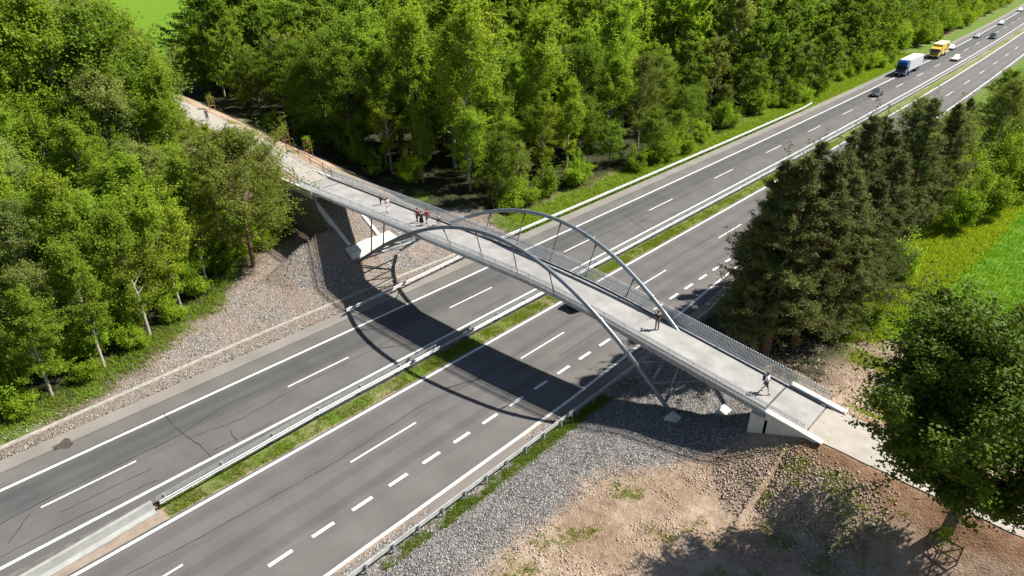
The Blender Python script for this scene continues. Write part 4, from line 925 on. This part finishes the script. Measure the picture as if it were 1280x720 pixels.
def bicycle(label, loc, rz, s, paint):
    root = empty('bicycle', loc, rz, label, 'bicycle'); root.scale = (s, s, s); rise(root)
    for y in (-.52, .52):
        mb = MB(); mb.path([(0, y + .33 * math.cos(a), .345 + .33 * math.sin(a)) for a in np.linspace(0, 2*math.pi, 25)], .02, 6); wo = mb.build('wheel', tyre_m, root)
        mb = MB()
        for a in np.linspace(0, math.pi, 7)[:-1]: mb.path([(0, y + .32*math.cos(a), .345 + .32*math.sin(a)), (0, y - .32*math.cos(a), .345 - .32*math.sin(a))], .003, 4)
        mb.build('spokes', rim_m, wo)
    mb = MB()
    for a, b in (((0,-.52,.345),(0,-.1,.3)),((0,-.52,.345),(0,-.18,.78)),((0,-.1,.3),(0,-.2,.86)),((0,-.1,.3),(0,.36,.74)),((0,-.18,.76),(0,.34,.80)),((0,.33,.95),(0,.52,.345))): mb.path([a, b], .017, 6)
    mb.build('frame', paint, root)
    mb = MB(); mb.path([(-.28, .30, 1.0), (-.1, .36, 1.0), (.1, .36, 1.0), (.28, .30, 1.0)], .013, 6); mb.build('handlebar', black_pl, root)
    mb = MB(); mb.box((0, -.22, .90), (.14, .26, .06)); mb.build('saddle', black_pl, root, bevel=.02)
bicycle('small red bicycle ridden by the child in the grey top', (-10.2, 42.7, DZ(-10)), R(85), .62, mat('red_bicycle_paint', (.35, .02, .02), .35))
bicycle('dark bicycle under the distant rider on the left approach path', (-70.6, 47.0, 6.36), R(-95), 1.0, P_black)

# ------------------------------------------------------------------ signs, stake frames, small things
def stake_frame(label, x, y, hh, rr, m_, sap=True):
    z = min(Hs(x + dx_, y + dy_) for dx_ in (-.5, .5) for dy_ in (-.5, .5)); root = empty('stake_frame', (x, y, z), random.uniform(0, 6), label, 'tree stakes'); A = [(rr * math.cos(a), rr * math.sin(a)) for a in (0, 2.094, 4.189)]
    for a in A:
        mb = MB(); mb.path([(*a, -.1), (a[0], a[1], hh)], .04, 7); mb.build('stake', m_, root)
    for k in range(3):
        for zz in (hh - .12, hh * .45):
            mb = MB(); mb.beam((*A[k], zz), (*A[(k+1) % 3], zz), .03, .08); mb.build('crossbar', m_, root)
    if sap:
        e = empty('sapling', (x, y, z), random.uniform(0, 6), 'thin young sapling inside ' + label.replace('an orange wooden', 'the orange').replace('a wooden', 'the brown'), 'sapling')
        link('stem', P['sap']['trunk'], e); link('crown', P['sap']['crown'], e)
P['sap'] = tree_proto('sapling', 'aspen', 3.0, .55, 260, .16, 171, bark_g, 'stem', nl=10, sub=1, cb=.45)
wood_o = mat('orange_brown_stakes', (.30, .15, .06), .8, var=.3, scale=6); wood_d = mat('weathered_brown_stakes', (.14, .085, .045), .85, var=.3, scale=6)
stake_frame('a wooden stake frame on the bare soil below the large maple', 38.9, 35.0, 1.9, .95, wood_d)
stake_frame('an orange wooden stake frame beside the left path near the blue sign', -47.9, 47.6, 2.3, .55, wood_o)
stake_frame('an orange wooden stake frame right of the rust brown railing', -41.5, 47.2, 2.3, .55, wood_o)
stake_frame('an orange wooden stake frame far up the left path by the rider', -74.2, 49.6, 2.6, .6, wood_o)
def sign(label, x, y, z, rz, hh, wd, ht, face, name='path_sign', cat='sign', posts=1, th=.03):
    root = empty(name, (x, y, z), rz, label, cat)
    for k in range(posts):
        px = 0 if posts == 1 else (k / (posts - 1) - .5) * wd * .7
        mb = MB(); mb.path([(px, 0, -.2), (px, 0, hh + ht)], .035 if posts == 1 else .11, 10); mb.build('post', galv, root)
    mb = MB(); mb.box((0, -.06 if posts == 1 else -.16, hh + ht / 2), (wd, th, ht)); mb.build('panel', face, root, bevel=.008)
sgrey = mat('grey_sign_back', (.22, .25, .32), .5, metal=.2, var=.06); sblue = mat('pale_blue_sign', (.30, .42, .55), .5, var=.1)
sign('grey sign panel on a pale post at the edge of the big maple', 31.6, 48.9, Hs(31.6, 48.9), R(75), 1.7, .75, 1.05, sgrey)
sign('pale blue narrow sign behind the dark brown path railing', -42.5, 41.6, 7.25, R(40), .55, .6, 1.25, sblue)
sign('tall blue grey back of a motorway sign among the trees at upper right', -30.5, 356, 0, R(5), 1.0, 5.2, 9.5, mat('blue_grey_sign_back', (.07, .115, .18), .6, var=.1, scale=.6), 'motorway_sign', 'road sign', 2, .12)
sign('white reflective marker post beside the right guardrail at the bridge shadow', 14.75, 33.6, 0, 0, .55, .12, .5, P_white, 'marker_post', 'marker post')

# stones, clods and grass that nobody could count
OCT = np.array([(1,0,0),(0,1,0),(-1,0,0),(0,-1,0),(0,0,1),(0,0,-1)], float); OF = np.array([(0,1,4),(1,2,4),(2,3,4),(3,0,4),(1,0,5),(2,1,5),(3,2,5),(0,3,5)])
def attr_mat(name, stops, rough=.9):
    m = bpy.data.materials.new(name); m.use_nodes = True; t = m.node_tree; p = t.nodes['Principled BSDF']
    L(t, ramp(t, N(t, 'Attribute', attribute_name='v').outputs['Fac'], stops), p.inputs['Base Color']); p.inputs['Roughness'].default_value = rough; p.inputs['Specular IOR Level'].default_value = .2
    return m
def scatter_stones(name, label, X, Y, smin, smax, m, g, cat='gravel', flat=.65):
    n = len(X); Z = H(X, Y); s = smin + (smax - smin) * g.random(n) ** 2.2
    V = OCT[None] * (.75 + .5 * g.random((n, 6, 1))) * s[:, None, None] * np.array([1, 1, flat]); a = g.random(n) * 6.283; c, q = np.cos(a)[:, None], np.sin(a)[:, None]
    til = g.normal(size=(n, 1)) * .35
    V = np.stack([V[..., 0] * c - V[..., 1] * q, V[..., 0] * q + V[..., 1] * c, V[..., 2] + V[..., 0] * til], -1) + np.stack([X, Y, Z + .15 * s], -1)[:, None]
    F = (OF[None] + (np.arange(n) * 6)[:, None, None]).reshape(-1, 3)
    tag(link(name, np_mesh(name, V.reshape(-1, 3), F, m, dict(v=np.repeat(g.random(n), 6)))), label, cat, None, 'stuff')
g = np.random.default_rng(21)
def pick(n, x0, x1, y0, y1, fn):
    X = g.uniform(x0, x1, n); Y = g.uniform(y0, y1, n); k = fn(X, Y) > g.random(n); return X[k], Y[k]
zr = lambda X, Y: np.interp(Y, [8, 15, 22, 29, 32, 37, 43, 50], [19.3, 19.6, 19.7, 20.2, 22.5, 25.5, 26.5, 17])
X, Y = pick(110000, 15.4, 27, 8, 49, lambda X, Y: sstep(1.6, -1.0, X - zr(X, Y)) * (np.abs(Y - 41.8) < 60))
gm1 = attr_mat('grey_gravel_stone', [(0, (.08,.077,.075)), (.5, (.19,.18,.172)), (.85, (.34,.325,.31)), (1, (.55,.53,.5))])
scatter_stones('gravel_stones', 'loose grey gravel stones between the right guardrail and the bare soil', X, Y, .022, .075, gm1, g)
el_ = lambda Y: np.interp(Y, [0, 9, 15, 23, 29, 38, 44, 58, 62], [-14.6, -15, -17, -20.5, -27, -31, -33, -22, -15])
X, Y = pick(60000, -34, -12.5, 2, 60, lambda X, Y: sstep(-1.5, 1.0, X - el_(Y)) * .9)
scatter_stones('gravel_stones', 'loose pale stones on the slope left of the motorway', X, Y, .025, .10, attr_mat('pale_slope_stone', [(0, (.10,.085,.07)), (.5, (.25,.22,.19)), (.85, (.38,.345,.31)), (1, (.55,.52,.48))]), g)
X, Y = pick(210000, 17, 42, 18, 58, lambda X, Y: np.maximum(sstep(.45, .62, fnoise(X, Y, 3.0, 90)) * sstep(-.5, 2, X - zr(X, Y)) * .22, (sstep(0, 2.5, X - zr(X, Y)) * sstep(31.5, 33.5, Y + .12 * (X - 27)) * sstep(38.0, 36.4, Y + 0 * X) * sstep(37, 33, X)) * .95) + ((Y > 44) & (X > 27)) * .25)
scatter_stones('soil_clods', 'rough brown clods of earth on the soil below the right path', X, Y, .02, .105, attr_mat('earth_clod', [(0, (.27,.205,.15)), (.5, (.38,.295,.22)), (1, (.50,.405,.315))]), g, 'soil', .8)
def grass_tufts(name, label, X, Y, hmin, hmax, m, blades=5, spread=.12):
    n = len(X) * blades; X = np.repeat(X, blades) + g.normal(size=n) * spread; Y = np.repeat(Y, blades) + g.normal(size=n) * spread; Z = H(X, Y)
    h = g.uniform(hmin, hmax, n); a = g.random(n) * 6.283; wd = h * .10 + .012; ln_ = h * g.uniform(.2, .9, n); b = g.random(n) * 6.283
    p0 = np.stack([X - np.cos(a) * wd, Y - np.sin(a) * wd, Z - .01], -1); p1 = np.stack([X + np.cos(a) * wd, Y + np.sin(a) * wd, Z - .01], -1); p2 = np.stack([X + np.cos(b) * ln_, Y + np.sin(b) * ln_, Z + h], -1)
    tag(link(name, np_mesh(name, np.stack([p0, p1, p2], 1).reshape(-1, 3), np.arange(3 * n).reshape(n, 3), m, dict(v=np.repeat(g.random(n), 3)))), label, 'grass', None, 'stuff')
gm_ = leaf_mat('grass_blades', (.12, .20, .018), (.26, .31, .045), .5); gy_ = leaf_mat('yellow_grass_blades', (.19, .28, .02), (.31, .40, .045), .5)
X, Y = pick(9000, .25, 1.72, 8.6, 130, lambda X, Y: .25 + .9 * sstep(.38, .6, fnoise(X, Y, 1.6, 65))); grass_tufts('median_grass', 'short green grass growing on the median strip', X, Y, .05, .2, gm_)
X, Y = pick(26000, -24, -12.8, 57, 240, lambda X, Y: sstep(-19.5, -16, X - road_dx(Y))); X = X + road_dx(Y); grass_tufts('verge_grass', 'bright grass on the verge between the far guardrail and the wood', X, Y, .12, .45, gy_, 5, .2)
X, Y = pick(3500, 14.3, 15.5, 6, 42, lambda X, Y: sstep(.35, .6, fnoise(X, Y, 2., 48))); grass_tufts('verge_grass', 'thin green grass along the foot of the right guardrail', X, Y, .06, .24, gm_)
X, Y = pick(30000, 23.5, 31.5, 58, 118, lambda X, Y: sstep(24, 26, X) * sstep(31.5, 29, X - .1 * (Y - 80))); grass_tufts('field_edge_grass', 'tall yellow green grass along the field edge by the pines', X, Y, .15, .55, gy_, 4, .2)
X, Y = pick(40000, 19, 40, 14, 47, lambda X, Y: sstep(.53, .68, fnoise(X, Y, 2.6, 40)) * sstep(.4, 2.5, X - zr(X, Y)) * sstep(37, 33, X) * .8 * (Y < 37)); grass_tufts('weeds', 'scattered green weeds on the bare soil at the bottom of the picture', X, Y, .04, .2, gm_, 6, .1)
X, Y = pick(30000, -30, -13.5, 0, 40, lambda X, Y: sstep(1.2, -1.2, X - el_(Y)) * sstep(-4.5, -2, X - el_(Y)) * sstep(.35, .6, fnoise(X, Y, 2.5, 70)) * .6); grass_tufts('weeds', 'low green growth between the left trees and the gravel slope', X, Y, .08, .4, gm_, 5, .14)
X, Y = pick(14000, 25, 40, 46, 61, lambda X, Y: sstep(.45, .7, fnoise(X, Y, 3., 47)) * .8); grass_tufts('weeds', 'dry yellowish weeds on the soil between the right path and the field', X, Y, .06, .3, gy_, 5, .14)
X, Y = pick(60000, 26, 60, 60, 140, lambda X, Y: sstep(27.5, 30, X - .1 * (Y - 80)) * .8); grass_tufts('field_crop', 'short deep green crop covering the field at the right border', X, Y, .1, .3, leaf_mat('crop_blades', (.095, .235, .010), (.17, .34, .016), .5), 4, .15)
